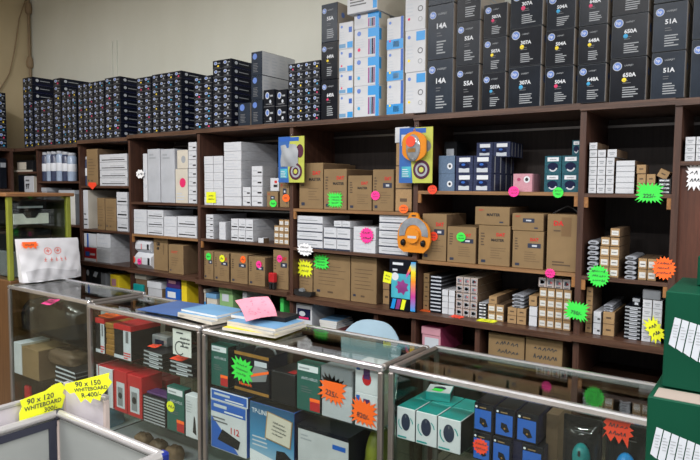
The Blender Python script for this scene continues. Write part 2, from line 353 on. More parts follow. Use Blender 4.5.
for k, x in UX.items():
    zt = min(ZT.get(k, 2.05), ZT.get(k-1, 2.05))-.03
    if k: sup(MB().box(x, x+TU, D, YW-.02, 0, zt, 'wood_upright'), 'upright')
for k in range(0, 9):
    x0 = UX[k]+(0 if k == 0 else 0); x1 = UX[k+1]
    sup(MB().box(x0, x1, D-.012, YW-.003, ZT[k]-.03, ZT[k], 'wood_shelf'), 'top_board')
    xa = x0+TU if k else -6.19; xb = x1
    sup(MB().box(xa, xb, YW-.02, YW-.004, 0, ZT[k]-.031, 'wood_back'), 'back_panel')
    if k in ZA:
        sup(MB().box(xa, xb, D+.002, YW-.02, ZA[k]-.018, ZA[k], 'wood_light' if k in (5, 6) else 'wood_shelf'), 'shelf')
    if k in ZB:
        sup(MB().box(xa, xb, D+.002, YW-.02, ZB[k]-.018, ZB[k], 'wood_light' if k in (3, 6) else 'wood_shelf'), 'shelf')
    sup(MB().box(UX[k], x1, D-.03, YW-.02, ZZ[k]-.032, ZZ[k], 'wood_shelf'), 'shelf')
    sup(MB().box(xa, xb, D+.01, YW-.02, ZL.get(k, .44)-.02, ZL.get(k, .44), 'wood_shelf'), 'shelf')
    if k >= 3: sup(MB().box(xa, xb, YW-.035, YW-.02, ZT[k]-.075, ZT[k]-.062, 'alu'), 'batten')
    if k in (3, 4): sup(MB().box(xa, xb, D+.16, D+.17, ZA[k]-.045, ZA[k]-.035, 'grey_plastic'), 'batten')
for k, z, s in ((6, ZA[6], 0), (6, ZA[6], 1), (7, ZA[7], 0), (7, ZA[7], 1), (7, ZB[7], 0), (7, ZB[7], 1), (5, ZA[5], 0), (6, ZB[6], 1), (3, ZB[3], 0), (4, ZB[4], 0)):
    x = UX[k]+TU if s == 0 else UX[k+1]-.018
    sup(MB().box(x, x+.018, D+.003, D+.017, z-.068, z-.019, 'wood_cleat'), 'cleat')
for k, x in ((5, -1.95), (6, -1.30)): sup(MB().box(x, x+TU, D+.005, YW-.03, ZL[k], ZZ[k]-.033, 'wood_upright'), 'upright')
sup(MB().box(UX[8]+TU, UX[9], D+.03, D+.05, ZZ[8], ZA[8]-.018, 'wood_door'), 'door_panel')
sup(MB().box(UX[8]+TU, UX[9], D+.02, D+.04, ZL[8], ZZ[8]-.033, 'wood_door'), 'door_panel')

# ================================================================== shelving along the left wall
lu = empty('shelving_unit', (XL, 2, 0), 'dark brown shelving on the left wall, meeting the long unit in the corner', 'shelves')
def lup(mb, name): return mb.build(name, lu, (-XL, -2, 0))
lup(MB().box(XL+.003, -6.2, .9, D-.02, 1.99, 2.02, 'wood_shelf'), 'top_board')
for y in (.9, 1.9, 2.94): lup(MB().box(XL+.003, -6.2, y, y+TU, 0, 1.989, 'wood_upright'), 'upright')
for z in (1.62, 1.2, .8, .4): lup(MB().box(XL+.02, -6.21, .93, 2.94, z-.02, z, 'wood_shelf'), 'shelf')
lup(MB().box(XL+.003, XL+.018, .93, 2.94, 0, 1.989, 'wood_back'), 'back_panel')
tag(MB().box(0, .55, 0, .02, 0, .16, 'wood_door').build('plank', None, (XL+.05, YW-.1, 2.021)), 'dark brown plank standing on the shelf top in the corner', 'plank')

# ================================================================== glass display cases
def case(label, X0, X1, Yf, Yb, zt, shelves, door=True, r=.026):
    o = empty('display_case', ((X0+X1)/2, (Yf+Yb)/2, 0), label, 'display case', 'glass display cases of the counter')
    off = (-(X0+X1)/2, -(Yf+Yb)/2, 0)
    P = lambda mb, n: mb.build(n, o, off)
    h = r/2; zb = .14; c = .006
    P(MB().cbox(X0, X1, Yf, Yf+r, zt-r, zt, c, 'chrome'), 'rail'); P(MB().cbox(X0, X1, Yb-r, Yb, zt-r, zt, c, 'chrome'), 'rail')
    P(MB().cbox(X0, X0+r, Yf+r, Yb-r, zt-r, zt, c, 'alu'), 'rail'); P(MB().cbox(X1-r, X1, Yf+r, Yb-r, zt-r, zt, c, 'alu'), 'rail')
    P(MB().cbox(X0, X1, Yf, Yf+r, zb, zb+r, c, 'alu'), 'rail'); P(MB().cbox(X0, X1, Yb-r, Yb, zb, zb+r, c, 'alu'), 'rail')
    for x in (X0, X1-r+.004):
        for y in (Yf, Yb-r+.004): P(MB().cbox(x, x+r-.004, y, y+r-.004, zb+r, zt-r, .004, 'alu'), 'post')
    P(MB().box(X0+r, X1-r, Yf+r, Yb-r, zt-.012, zt-.006, 'glass'), 'glass_top')
    P(MB().box(X0+r, X1-r, Yf+.008, Yf+.013, zb+r, zt-r, 'glass_front'), 'glass_front')
    for x in (X0+.008, X1-.013): P(MB().box(x, x+.005, Yf+r, Yb-r, zb+r, zt-r, 'glass'), 'glass_side')
    xm = (X0+X1)/2
    P(MB().box(X0+r, xm+.03, Yb-.022, Yb-.017, zb+r, zt-r, 'glass_dusty'), 'sliding_door'); P(MB().box(xm-.03, X1-r, Yb-.012, Yb-.007, zb+r, zt-r, 'glass_dusty'), 'sliding_door')
    for z, d in shelves: P(MB().box(X0+.02, X1-.02, Yf+.03, Yf+.03+d, z-.006, z, 'glass'), 'glass_shelf')
    P(MB().box(X0, X1, Yf, Yb, 0, zb, 'wood_base'), 'base'); P(MB().box(X0+.002, X1-.002, Yf+.002, Yb-.002, zb, zb+.004, 'grey_white'), 'floor_panel')
    return o
YC, YB = 1.969, 2.37
S1, S2 = .675, .362
case('glass display case beside the green cabinet, holding a wrapped black printer', -4.28, -3.297, YC+.015, YB+.02, .974, [(S1,.30),(S2,.33)])
case('glass display case holding red boxes, under the blue folder', -3.284, -2.302, YC, YB, .963, [(S1,.30),(S2,.33)])
case('glass display case holding router boxes, under the pink paper', -2.286, -1.236, YC, YB, .956, [(S1,.30),(S2,.33)])
case('glass display case holding computer mice boxes, beside the green cartons', -1.212, -.10, YC+.005, YB+.01, .962, [(S1,.30),(S2,.33)])

# ================================================================== green framed cabinet at the far left
GX, GY0, GY1 = -4.36, 2.04, 2.50
g = empty('glass_cabinet', (GX-.4, 2.27, 0), 'olive green framed glass cabinet with a wooden top and base', 'cabinet')
gp = lambda mb, n: mb.build(n, g, (-GX+.4, -2.27, 0))
GXL = GX-.95
gp(MB().cbox(GXL, GX, GY0, GY1, 0, .985, .006, 'wood_base'), 'base')
gp(MB().cbox(GXL-.02, GX+.02, GY0-.02, GY1+.02, 1.575, 1.60, .005, 'wood_top'), 'top')
for x in (GXL, GX-.034):
    for y in (GY0, GY1-.034): gp(MB().cbox(x, x+.034, y, y+.034, .985, 1.575, .004, 'olive'), 'post')
gp(MB().box(GX-.02, GX-.015, GY0+.034, GY1-.034, .985, 1.575, 'glass'), 'glass_side'); gp(MB().box(GXL+.034, GX-.034, GY0+.015, GY0+.02, .985, 1.575, 'glass'), 'glass_front')
gp(MB().box(GXL+.034, GX-.036, GY0+.04, GY1-.01, 1.364, 1.37, 'glass'), 'glass_shelf'); gp(MB().box(GXL+.034, GX-.034, GY1-.012, GY1-.006, .985, 1.575, 'cab_back'), 'back_panel'); gp(MB().box(GXL+.002, GXL+.008, GY0+.034, GY1-.034, .985, 1.575, 'cab_back'), 'side_panel')

# ================================================================== aluminium case with pale panels, front left
FZ = .85; FX0, FX1, FY1, FY0 = -2.075, -1.488, 1.125, .42
a = empty('aluminium_case', ((FX0+FX1)/2, (FY0+FY1)/2, 0), 'low aluminium framed glass case with blue corner caps in the foreground', 'display case')
ap = lambda mb, n: mb.build(n, a, (-(FX0+FX1)/2, -(FY0+FY1)/2, 0))
r = .026
ap(MB().cyl((FX0, FY1, FZ-.013), (FX1, FY1, FZ-.013), .014, 12, 'alu_white'), 'rail'); ap(MB().cyl((FX0, FY0, FZ-.013), (FX0, FY1, FZ-.013), .014, 12, 'alu_white'), 'rail')
ap(MB().cyl((FX1, FY0, FZ-.013), (FX1, FY1, FZ-.013), .017, 12, 'alu_white'), 'rail'); ap(MB().cyl((FX0, FY0, FZ-.013), (FX1, FY0, FZ-.013), .014, 12, 'alu_white'), 'rail')
for x, y in ((FX0, FY1), (FX1, FY1), (FX0, FY0), (FX1, FY0)):
    ap(MB().cbox(x-.017, x+.017, y-.017, y+.017, FZ-.034, FZ+.001, .007, 'blue_cap' if x > -2 else 'gasket'), 'corner_cap')
    ap(MB().cbox(x-.011, x+.011, y-.011, y+.011, .06, FZ-.034, .004, 'pink_edge'), 'post')
ap(MB().box(FX0+.012, FX1-.012, FY1-.004, FY1+.004, .08, FZ-.03, 'case_panel'), 'back_panel')
ap(MB().box(FX0-.004, FX0+.004, FY0+.012, FY1-.012, .08, FZ-.03, 'case_panel'), 'side_panel')
ap(MB().box(FX0+.004, FX0+.010, FY0+.012, FY1-.012, FZ-.055, FZ-.03, 'gasket').box(FX0+.004, FX0+.010, FY1-.04, FY1-.014, .08, FZ-.055, 'gasket'), 'gasket')
ap(MB().box(FX1-.004, FX1+.004, FY0+.012, FY1-.012, .08, FZ-.03, 'glass'), 'side_panel')
ap(MB().box(FX0, FX1, FY0, FY1, 0, .06, 'alu'), 'base')
# whiteboards propped behind it
def wboard(label, loc, w_, h_, rz, tilt):
    o = empty('whiteboard', loc, label, 'whiteboard', 'whiteboards for sale', rz); o.rotation_euler = (tilt, 0, rz)
    MB().box(-w_/2+.01, w_/2-.01, 0, .012, .01, h_-.01, 'whiteboard').build('panel', o)
    MB().cbox(-w_/2, w_/2, -.004, .016, h_-.014, h_, .003, 'alu_white').build('frame', o); MB().cbox(-w_/2, w_/2, -.004, .016, 0, .014, .003, 'alu_white').build('frame', o)
    for s in (-1, 1): MB().cbox(min(s*w_/2, s*(w_/2-.014)), max(s*w_/2, s*(w_/2-.014)), -.004, .016, .014, h_-.014, .003, 'pink_edge').build('frame', o)
wboard('whiteboard standing on edge left of the aluminium case, tagged 90 x 120', (-2.115, .80, .0), .64, .905, math.radians(90), 0)
wboard('whiteboard standing behind the aluminium case, tagged 90 x 150', (-1.975, 1.165, .0), .265, .935, 0, 0)
# ================================================================== box styles for small repeated boxes (unit meshes, scaled)
UM = {}
def unit(style):
    if style in UM: return UM[style]
    m = MB(); B = lambda f, s_=None, t=None: m.box(-.5, .5, 0, 1, 0, 1, f, s_, t)
    R = lambda u0, v0, u1, v1, mt: m.rect('F', 0, u0, v0, u1, v1, mt, .004)
    S = lambda u0, v0, u1, v1, mt: m.rect('R', .5, u0, v0, u1, v1, mt, .012)
    if style.startswith('toner'):
        dot = {'K': 'print_grey', 'C': 'dot_cyan', 'M': 'dot_magenta', 'Y': 'dot_yellow', 'G': 'print_pale'}[style[-1]]
        B('black_card', 'black_side', 'black_card')
        m.disc('F', 0, -.16, .66, .19, .21, 'print_pale', 10, .004); m.disc('F', 0, -.16, .66, .13, .15, 'logo_blue', 10, .006)
        m.disc('F', 0, .12, .3, .1, .11, dot, 8, .004); R(.1, .58, .36, .68, 'print_grey'); R(-.3, .12, .3, .18, 'print_line'); R(-.5, 0, .5, .03, 'print_line')
        m.disc('R', .5, .14, .6, .045, .2, 'print_pale', 10, .012); S(.22, .52, .5, .62, 'print_grey'); S(.1, .0, 1, .16, 'navy_card')
    elif style == 'white_band': B('white_card', 'white_side', 'white_card'); R(-.5, .02, .5, .05, 'print_line'); R(-.42, .24, .42, .34, 'print_black'); R(-.1, .5, .38, .56, 'print_grey'); S(.1, .3, .35, .4, 'print_grey')
    elif style == 'white_plain': B('white_card', 'white_side', 'white_card'); R(-.5, 0, .5, .03, 'print_grey'); R(-.4, .62, .1, .68, 'print_pale'); R(-.4, .3, .3, .36, 'print_pale')
    elif style == 'white_tick': B('white_card', 'white_side', 'white_card'); R(-.5, 0, .5, .05, 'print_line'); R(.05, .3, .42, .46, 'print_black'); R(-.4, .5, 0, .56, 'print_grey')
    elif style == 'white_lines': B('white_card', 'white_side', 'white_card'); R(-.5, .0, .5, .14, 'navy_print'); R(-.4, .45, .3, .55, 'print_grey'); R(-.4, .72, .1, .8, 'print_pale')
    elif style == 'white_label': B('white_card', 'tan_side', 'white_side'); R(-.5, .0, .5, .06, 'print_grey'); R(-.3, .5, .3, .64, 'print_grey'); R(-.2, .3, .2, .4, 'print_grey')
    elif style == 'white_flat': B('white_card', 'tan_side', 'white_card'); R(-.5, 0, .5, .08, 'print_grey')
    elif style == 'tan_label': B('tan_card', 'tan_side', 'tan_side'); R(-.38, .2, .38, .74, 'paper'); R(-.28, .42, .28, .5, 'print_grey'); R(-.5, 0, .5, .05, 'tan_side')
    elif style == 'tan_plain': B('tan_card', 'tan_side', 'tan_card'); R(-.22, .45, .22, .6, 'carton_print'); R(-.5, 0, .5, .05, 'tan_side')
    elif style == 'picture': B('pink_edge', 'tan_side', 'cream_card'); R(-.36, .3, .36, .86, 'print_grey'); R(-.26, .36, .1, .76, 'navy_print'); R(.0, .42, .3, .66, 'red_print'); R(-.36, .08, .3, .2, 'print_line'); R(-.5, 0, .5, .05, 'tan_side')
    elif style == 'wave': # limp foil packet: arched in section
        n = 8
        top = lambda i: (i/n-.5, .45+.5*math.sin(math.pi*(i/n))*(.8+.2*math.sin(9*i/n)))
        pts = [(-.5, .12)]+[(-.3, .02), (.3, 0), (.5, .2)]+[top(i) for i in range(n, -1, -1)]
        m.prism(pts, 0, 1, 'silver')
        m.rect('F', 0, -.3, .18, .2, .42, 'print_black', .004)
    elif style == 'slate': B('black_card', 'dark_plastic', 'dark_plastic'); R(-.5, .55, .5, .95, 'print_pale'); S(0, .6, 1, .9, 'print_line')
    elif style == 'tape_row': B('print_black', 'dark_plastic', 'print_pale'); R(-.44, .3, .36, .72, 'print_white'); R(-.1, .4, .14, .6, 'print_line')
    elif style == 'mouse_case':
        B('navy_clear', 'navy_clear', 'navy_card'); R(-.3, .66, .34, .9, 'print_white'); m.disc('F', 0, 0, .45, .3, .18, 'navy_card', 12, .005); m.disc('F', 0, -.05, .5, .12, .07, 'royal_print', 10, .007); R(-.32, .06, .3, .3, 'print_pale')
        for k in range(4): S(.12+.24*k, .05, .16+.24*k, .95, 'print_grey')
    elif style == 'teal_case':
        B('teal_clear', 'teal_clear', 'teal_clear'); R(-.34, .7, .34, .92, 'print_white'); R(-.2, .77, .2, .83, 'print_grey'); m.disc('F', 0, 0, .4, .32, .24, 'navy_card', 12, .005); m.ring('F', 0, 0, .4, .2, .28, 'print_pale', 12, .007, math.pi*1.2, math.pi*1.9)
    elif style == 'cam_box': B('steel_blue', 'navy_clear', 'steel_blue'); m.disc('F', 0, .2, .4, .17, .18, 'print_white', 12, .005); m.disc('F', 0, .2, .4, .08, .09, 'print_black', 10, .007)
    elif style == 'dvd': B('dark_plastic', 'dark_plastic', 'black_card'); R(-.46, .2, .46, .75, 'print_grey')
    elif style == 'magazine': B('paper', 'paper', 'sky_card')
    elif style == 'flat_dark': B('dark_plastic', 'dark_plastic', 'black_card'); R(-.5, .5, .5, .9, 'print_grey'); R(-.2, .1, .3, .4, 'print_pale')
    UM[style] = m.mesh(style); return UM[style]
def ubox(name, style, x, y, z, w_, d_, h_, label, cat, group=None, rz=0):
    o = bpy.data.objects.new(name, unit(style)); col.objects.link(o); o.location = (x, y, z); o.scale = (w_, d_, h_); o.rotation_euler = (0, 0, rz)
    return tag(o, label, cat, group)
def ordl(i, n, a='left', b='right'):
    if n == 1: return ''
    if i == 0: return a+'most'
    if i == n-1: return b+'most'
    return ORD[i+1]+' from '+a
def rowl(j, n):
    if n == 1: return ''
    if j == 0: return 'bottom row'
    if j == n-1: return 'top row'
    return ORD[j+1]+' row up'
def stack(sh, x0, x1, yt, nc, nr, style, desc, where, name='toner_box', cat='box', depth=.33, dy=.02, group=None, jit=.003, gap=.004, skip=(), zbase=None, ybot=None):
    Y = D+dy; z0 = zs(sh) if zbase is None else zbase
    if ybot is not None: z0 = AY((x0+x1)/2, ybot, Y).z
    z0 += .0005
    zt = AY((x0+x1)/2, yt, Y).z; xa = XB(x0, z0, Y); xb = XB(x1, z0, Y)
    if sh[1] != 'T':
        lo, hi = xlim(sh); xa = max(xa, lo); xb = min(xb, hi); zt = min(zt, zmax(sh))
    depth = min(depth, YW-.045-Y)
    w_ = (xb-xa)/nc; h_ = (zt-z0)/nr
    for i in range(nc):
        for j in range(nr):
            if (i, j) in skip: continue
            st = style if isinstance(style, str) else random.choice(style)
            lab = ' '.join(t for t in (desc+',', ordl(i, nc)+(',' if nc > 1 else ''), rowl(j, nr)+(',' if nr > 1 else ''), where) if t.strip(','))
            ubox(name, st, xa+(i+.5)*w_, Y+rnd(0, jit), z0+j*h_, w_-gap, depth-rnd(0, .01), h_-.001, lab, cat, group, rnd(-.006, .006))
    return xa, xb, z0, zt
TN = ['tonerK']*5+['tonerC', 'tonerM', 'tonerY']
def toners(x0, x1, yt, nc, nr, where, bay, g, dy=.0): stack(bay+'T', x0, x1, yt, nc, nr, TN, 'black toner box', where, depth=.34, dy=dy, group=g)
GT = 'small black toner boxes stacked on top of the shelving'
toners(24.3, 34, 77, 2, 9, 'tall end stack at room corner', '0', GT)
toners(34.6, 54, 99, 3, 7, 'low stack second from room corner', '1', GT)
toners(54.6, 62, 78, 1, 9, 'narrow stack third from room corner', '1', GT)
toners(62.6, 77.3, 90, 3, 7, 'wide stack fourth from room corner', '1', GT)
toners(78.6, 105, 82, 5, 8, 'stack fifth from room corner', '2', GT)
toners(105.6, 121, 77, 2, 8, 'stack sixth from room corner', '2', GT)
toners(137, 152, 77, 2, 8, 'stack above the white paper boxes', '3', GT)
toners(152.4, 182, 72.5, 4, 8, 'tallest stack above white boxes', '3', GT)
toners(194, 212.5, 76, 2, 7, 'stack above the fourth upright', '4', GT)
toners(213, 231.5, 59.5, 2, 8, 'stack left of the tall grey boxes', '4', GT)
toners(288, 320, 62, 4, 7, 'stack right of the white-sided boxes', '5', GT)

# ================================================================== larger boxes with their prints as parts
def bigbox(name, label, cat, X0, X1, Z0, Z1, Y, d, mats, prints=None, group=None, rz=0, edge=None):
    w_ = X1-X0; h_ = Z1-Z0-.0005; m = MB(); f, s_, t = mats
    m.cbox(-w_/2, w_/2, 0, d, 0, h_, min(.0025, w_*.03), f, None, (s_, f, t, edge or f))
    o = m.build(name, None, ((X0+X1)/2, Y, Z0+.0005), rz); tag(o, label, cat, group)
    if prints:
        for k, mb in prints(w_, d, h_).items():
            q = mb.build(k.split('#')[0], o); q['kind'] = 'stuff'
    return o
def pbox(sh, x0, x1, yt, name, label, cat, d, mats, prints=None, group=None, rz=0, dy=.02, yb=None, zb=None, gap=.004):
    Y = D+dy; z0 = zs(sh) if sh else zb
    if yb is not None: z0 = AY((x0+x1)/2, yb, Y).z
    z1 = AY((x0+x1)/2, yt, Y).z
    lo, hi = xlim(sh) if sh else (-99, 99)
    if sh and yb is None: z1 = min(z1, zmax(sh))
    d = min(d, YW-.045-Y)
    return bigbox(name, label, cat, max(lo, XB(x0, z0, Y)+gap/2), min(hi, XB(x1, z0, Y)-gap/2), z0, z1, Y, d, mats, prints, group, rz)
def hp_print(num, dot=None, big=False, seed=0):
    def f(w_, d, h_):
        lo = MB(); r = min(w_, h_)*.13; u, v = -w_/2+w_*.2, h_*.82
        lo.disc('F', 0, u, v, r, r, 'print_pale', 16, .0006); lo.disc('F', 0, u, v, r*.86, r*.86, 'logo_blue', 16, .0009); lo.text('F', 0, 'hp', u-r*.55, v-r*.5, r*1.0, 'print_white', wmax=r*1.1)
        te = MB().text('F', 0, 'LASERJET', -w_*.1, v-h_*.02, h_*.045, 'print_grey', wmax=w_*.4)
        te.text('F', 0, num, -w_*.14, h_*.56, h_*.1, 'print_white', wmax=w_*.42, bold=.03)
        te.lines('F', 0, -w_*.14, h_*.42, w_*.1, h_*.52, 2, 'print_line', .3, seed); te.lines('F', 0, -w_*.14, h_*.1, w_*.3, h_*.36, 5, 'print_grey', .45, seed+3)
        out = {'logo': lo, 'lettering': te}
        if dot: out['colour_dot'] = MB().disc('F', 0, -w_*.1, h_*.5, w_*.065, w_*.065, dot, 14)
        sd = MB(); sd.disc('R', w_/2, d*.18, h_*.7, r, r, 'logo_blue', 14); sd.lines('R', w_/2, d*.35, h_*.3, d*.8, h_*.7, 4, 'print_grey'); out['side_print'] = sd
        return out
    return f
BK = ('black_card', 'side_tan', 'black_card'); BK2 = ('black_two', 'side_tan', 'black_card'); GK = ('grey_card', 'side_tan', 'grey_card')
GH = 'black laser toner boxes standing on top of the shelving'
hx = [('14A', 425.5, 453, [112.5, 59, 4, -48], [None]*3, GK, '6', 'big grey'), ('55A', 454, 479.5, [110.5, 64.5, 21, -22], [None]*3, BK, '6', 'black'),
      ('507A', 480.5, 506, [109, 72, 37, 3], ['dot_cyan', 'dot_yellow', 'dot_magenta'], BK, '6', 'narrow black'), ('307A', 507, 541.5, [107, 66, 27, -12], ['dot_cyan', 'dot_yellow', 'dot_magenta'], BK, '6', 'wide black'),
      ('504A', 543, 574, [105.5, 66, 29, -8], ['dot_magenta', 'dot_yellow', 'dot_cyan'], BK, '6', 'black'), ('648A', 575.5, 606.5, [103.5, 63.5, 25, -14], ['dot_cyan', 'dot_yellow', 'dot_magenta'], BK, '6', 'black'),
      ('650A', 608, 647, [101.5, 57, 14, -29], ['dot_yellow', 'dot_cyan', None], BK, '7', 'large black'), ('51A', 649, 686, [99.5, 51, 2, -46], [None]*3, GK, '7', 'grey'), ('51A', 688.5, 727, [98, 38, -22], [None]*2, GK, '8', 'grey')]
for num, x0, x1, ys, dots, mt, bay, adj in hx:
    z = zs(bay+'T'); Y = D+.0; xa = XB(x0, z, Y); xb = XB(x1, z, Y)
    for j in range(len(ys)-1):
        z1 = AY((x0+x1)/2, ys[j+1], Y).z
        where = ('lowest of', 'second of', 'topmost of')[j]
        if dots[j]: what = {'dot_cyan': 'cyan', 'dot_yellow': 'yellow', 'dot_magenta': 'magenta'}[dots[j]]+' dot'
        else: what = 'no colour dot'
        side = '' if num != '51A' else (' left of the last column' if x0 < 660 else ' at the right picture edge')
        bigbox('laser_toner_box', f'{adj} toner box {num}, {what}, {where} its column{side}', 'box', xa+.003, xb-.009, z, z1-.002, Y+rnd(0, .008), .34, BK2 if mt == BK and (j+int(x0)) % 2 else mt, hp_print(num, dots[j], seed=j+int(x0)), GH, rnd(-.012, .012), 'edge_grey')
        z = z1
# upright black boxes beside the white stacks
for j, (ya, yb, dt, rz, nm) in enumerate(((117, 79.5, 'dot_magenta', 0, 'lower'), (79.5, 42, 'dot_yellow', 0, 'middle'), (42, 3.5, None, -.03, 'tilted top'))):
    z = AY(329, ya, D).z if j else zs('5T'); z1 = AY(329, yb, D).z
    bigbox('laser_toner_box', nm+' black toner box left of the white cartridge boxes', 'box', XB(321, z, D), XB(337.5, z, D), z, z1, D+.0, .3, GK if j == 2 else BK, hp_print('649A' if j < 2 else '', dt, seed=j) if j < 2 else hp_print('55A', None, seed=j), GH, rz)
# white-sided and grey boxes
def lb_print(w_, d, h_):
    a = MB().disc('F', 0, -w_*.15, h_*.8, w_*.2, w_*.2, 'logo_blue', 12).lines('F', 0, -w_*.3, h_*.15, w_*.3, h_*.55, 6, 'print_line', .4, 4)
    b = MB()
    for i in range(4): b.lines('R', w_/2, d*(.05+.23*i), h_*.1, d*(.22+.23*i), h_*.9, 6, 'print_pale', .35, i)
    return {'logo': a, 'side_print': b}
for j, (ya, yb) in enumerate(((126.5, 100), (100, 75.5), (75.5, 51.5))):
    z = zs('4T') if j == 0 else AY(257, ya, D).z
    bigbox('laser_toner_box', ('grey toner box at bottom of', 'middle toner box with white side in', 'top toner box with white side in')[j]+' the three-high column', 'box', XB(251, z, D)+.002, XB(262.3, z, D)-.002, z, AY(257, yb, D).z, D, .34, ('grey_card', 'white_card' if j else 'grey_card', 'white_card' if j else 'grey_card'), lb_print, GH)
pbox('4T', 238, 250.3, 103, 'laser_toner_box', 'single low grey toner box left of the three-high column', 'box', .34, GK, lb_print, GH, dy=0)
for i, (x0, x1) in enumerate(((263.5, 274.5), (275.5, 287))):
    stack('4T', x0, x1, 89.5, 1, 2, 'tonerG', 'grey toner box', ('left','right')[i]+' of the pair beside white-sided column', name='toner_box', depth=.34, dy=0, group='grey boxes beside the white-sided column')
# white cartridge boxes with blue stripes
WH = ('white_card', 'cream_card', 'white_card')
def wp(kind, dot):
    def f(w_, d, h_):
        p = MB(); t = MB(); out = {}
        if kind == 'A': p.rect('F', 0, -w_*.48, h_*.05, -w_*.02, h_*.2, 'sky_card').rect('F', 0, w_*.1, h_*.03, w_*.48, h_*.26, 'blue_print').rect('F', 0, w_*.2, h_*.6, w_*.42, h_*.8, 'royal_print')
        if kind == 'B':
            p.rect('F', 0, w_*.36, 0, w_*.5, h_, 'blue_print').rect('F', 0, w_*.06, h_*.68, w_*.36, h_*.98, 'blue_print'); p.rect('R', w_/2, 0, h_*.55, d*.2, h_*.95, 'blue_print')
            for i, c_ in enumerate(('plum', 'sky_card', 'navy_card', 'purple_print')): p.rect('F', 0, w_*(.07+.07*i), h_*.08, w_*(.125+.07*i), h_*.62, c_)
        if kind == 'C': p.rect('F', 0, -w_*.5, h_*.02, w_*.5, h_*.32, 'blue_print').rect('F', 0, w_*.34, h_*.32, w_*.5, h_, 'royal_print').rect('F', 0, -w_*.1, h_*.08, w_*.25, h_*.26, 'sky_card')
        if kind == 'D': p.rect('F', 0, w_*.05, h_*.74, w_*.48, h_*.96, 'blue_print').ring('F', 0, w_*.26, h_*.5, w_*.09, w_*.13, 'print_line').ring('F', 0, w_*.26, h_*.25, w_*.08, w_*.11, 'print_grey')
        t.lines('F', 0, -w_*.42, h_*.35, -w_*.0, h_*.7, 4, 'print_pale', .35, 3)
        out['picture'] = p; out['lettering'] = t
        lo = MB().disc('F', 0, -w_*.3, h_*.84, w_*.08, w_*.08, 'logo_blue', 12); out['logo'] = lo
        if dot: out['colour_dot'] = MB().disc('F', 0, -w_*.3, h_*.28, w_*.06, w_*.06, dot, 12)
        return out
    return f
GW = 'white ink cartridge boxes with blue stripes'
for kind, x0, x1, ys, dots in (('A', 338.5, 353, [116, 94, 72, 49, 22], [None, 'dot_magenta', 'dot_magenta', None]), ('B', 353.6, 379, [114.5, 85.5, 57, 28, 13], ['dot_cyan', 'dot_cyan', 'dot_magenta', None]),
                               ('C', 386, 403, [114, 81, 49.5, 17], ['dot_yellow', 'dot_yellow', 'dot_magenta']), ('D', 404.3, 425, [113.5, 72, 30, -12], ['dot_yellow', 'dot_yellow', 'dot_magenta'])):
    z = zs('5T')
    for j in range(len(ys)-1):
        z1 = AY((x0+x1)/2, ys[j+1], D).z
        cn = {'A': 'narrow first column', 'B': 'wide second column', 'C': 'blue-bottomed third column', 'D': 'tall fourth column'}[kind]
        bigbox('ink_cartridge_box', f'white and blue cartridge box, {rowl(j, len(ys)-1)}, in the {cn} of white boxes', 'box', XB(x0, z, D)+.002, XB(x1, z, D)-.002, z, z1, D+rnd(0, .005), .12 if kind == 'B' else .25, WH, wp(kind, dots[j]), GW, rnd(-.01, .01)); z = z1
z = AY(366, 13, D).z
bigbox('shipping_box', 'long white box with printed panel lying on top of the wide white column', 'box', XB(350, z, D), XB(380, z, D), z, z+.17, D-.03, .40, WH,
       lambda w_, d, h_: {'lettering': MB().lines('F', 0, -w_*.4, h_*.25, w_*.3, h_*.75, 5, 'print_line'), 'picture': MB().rect('F', 0, w_*.36, .01, w_*.49, h_*.95, 'blue_print').rect('R', w_/2, .02, h_*.5, d*.2, h_*.9, 'royal_print')})

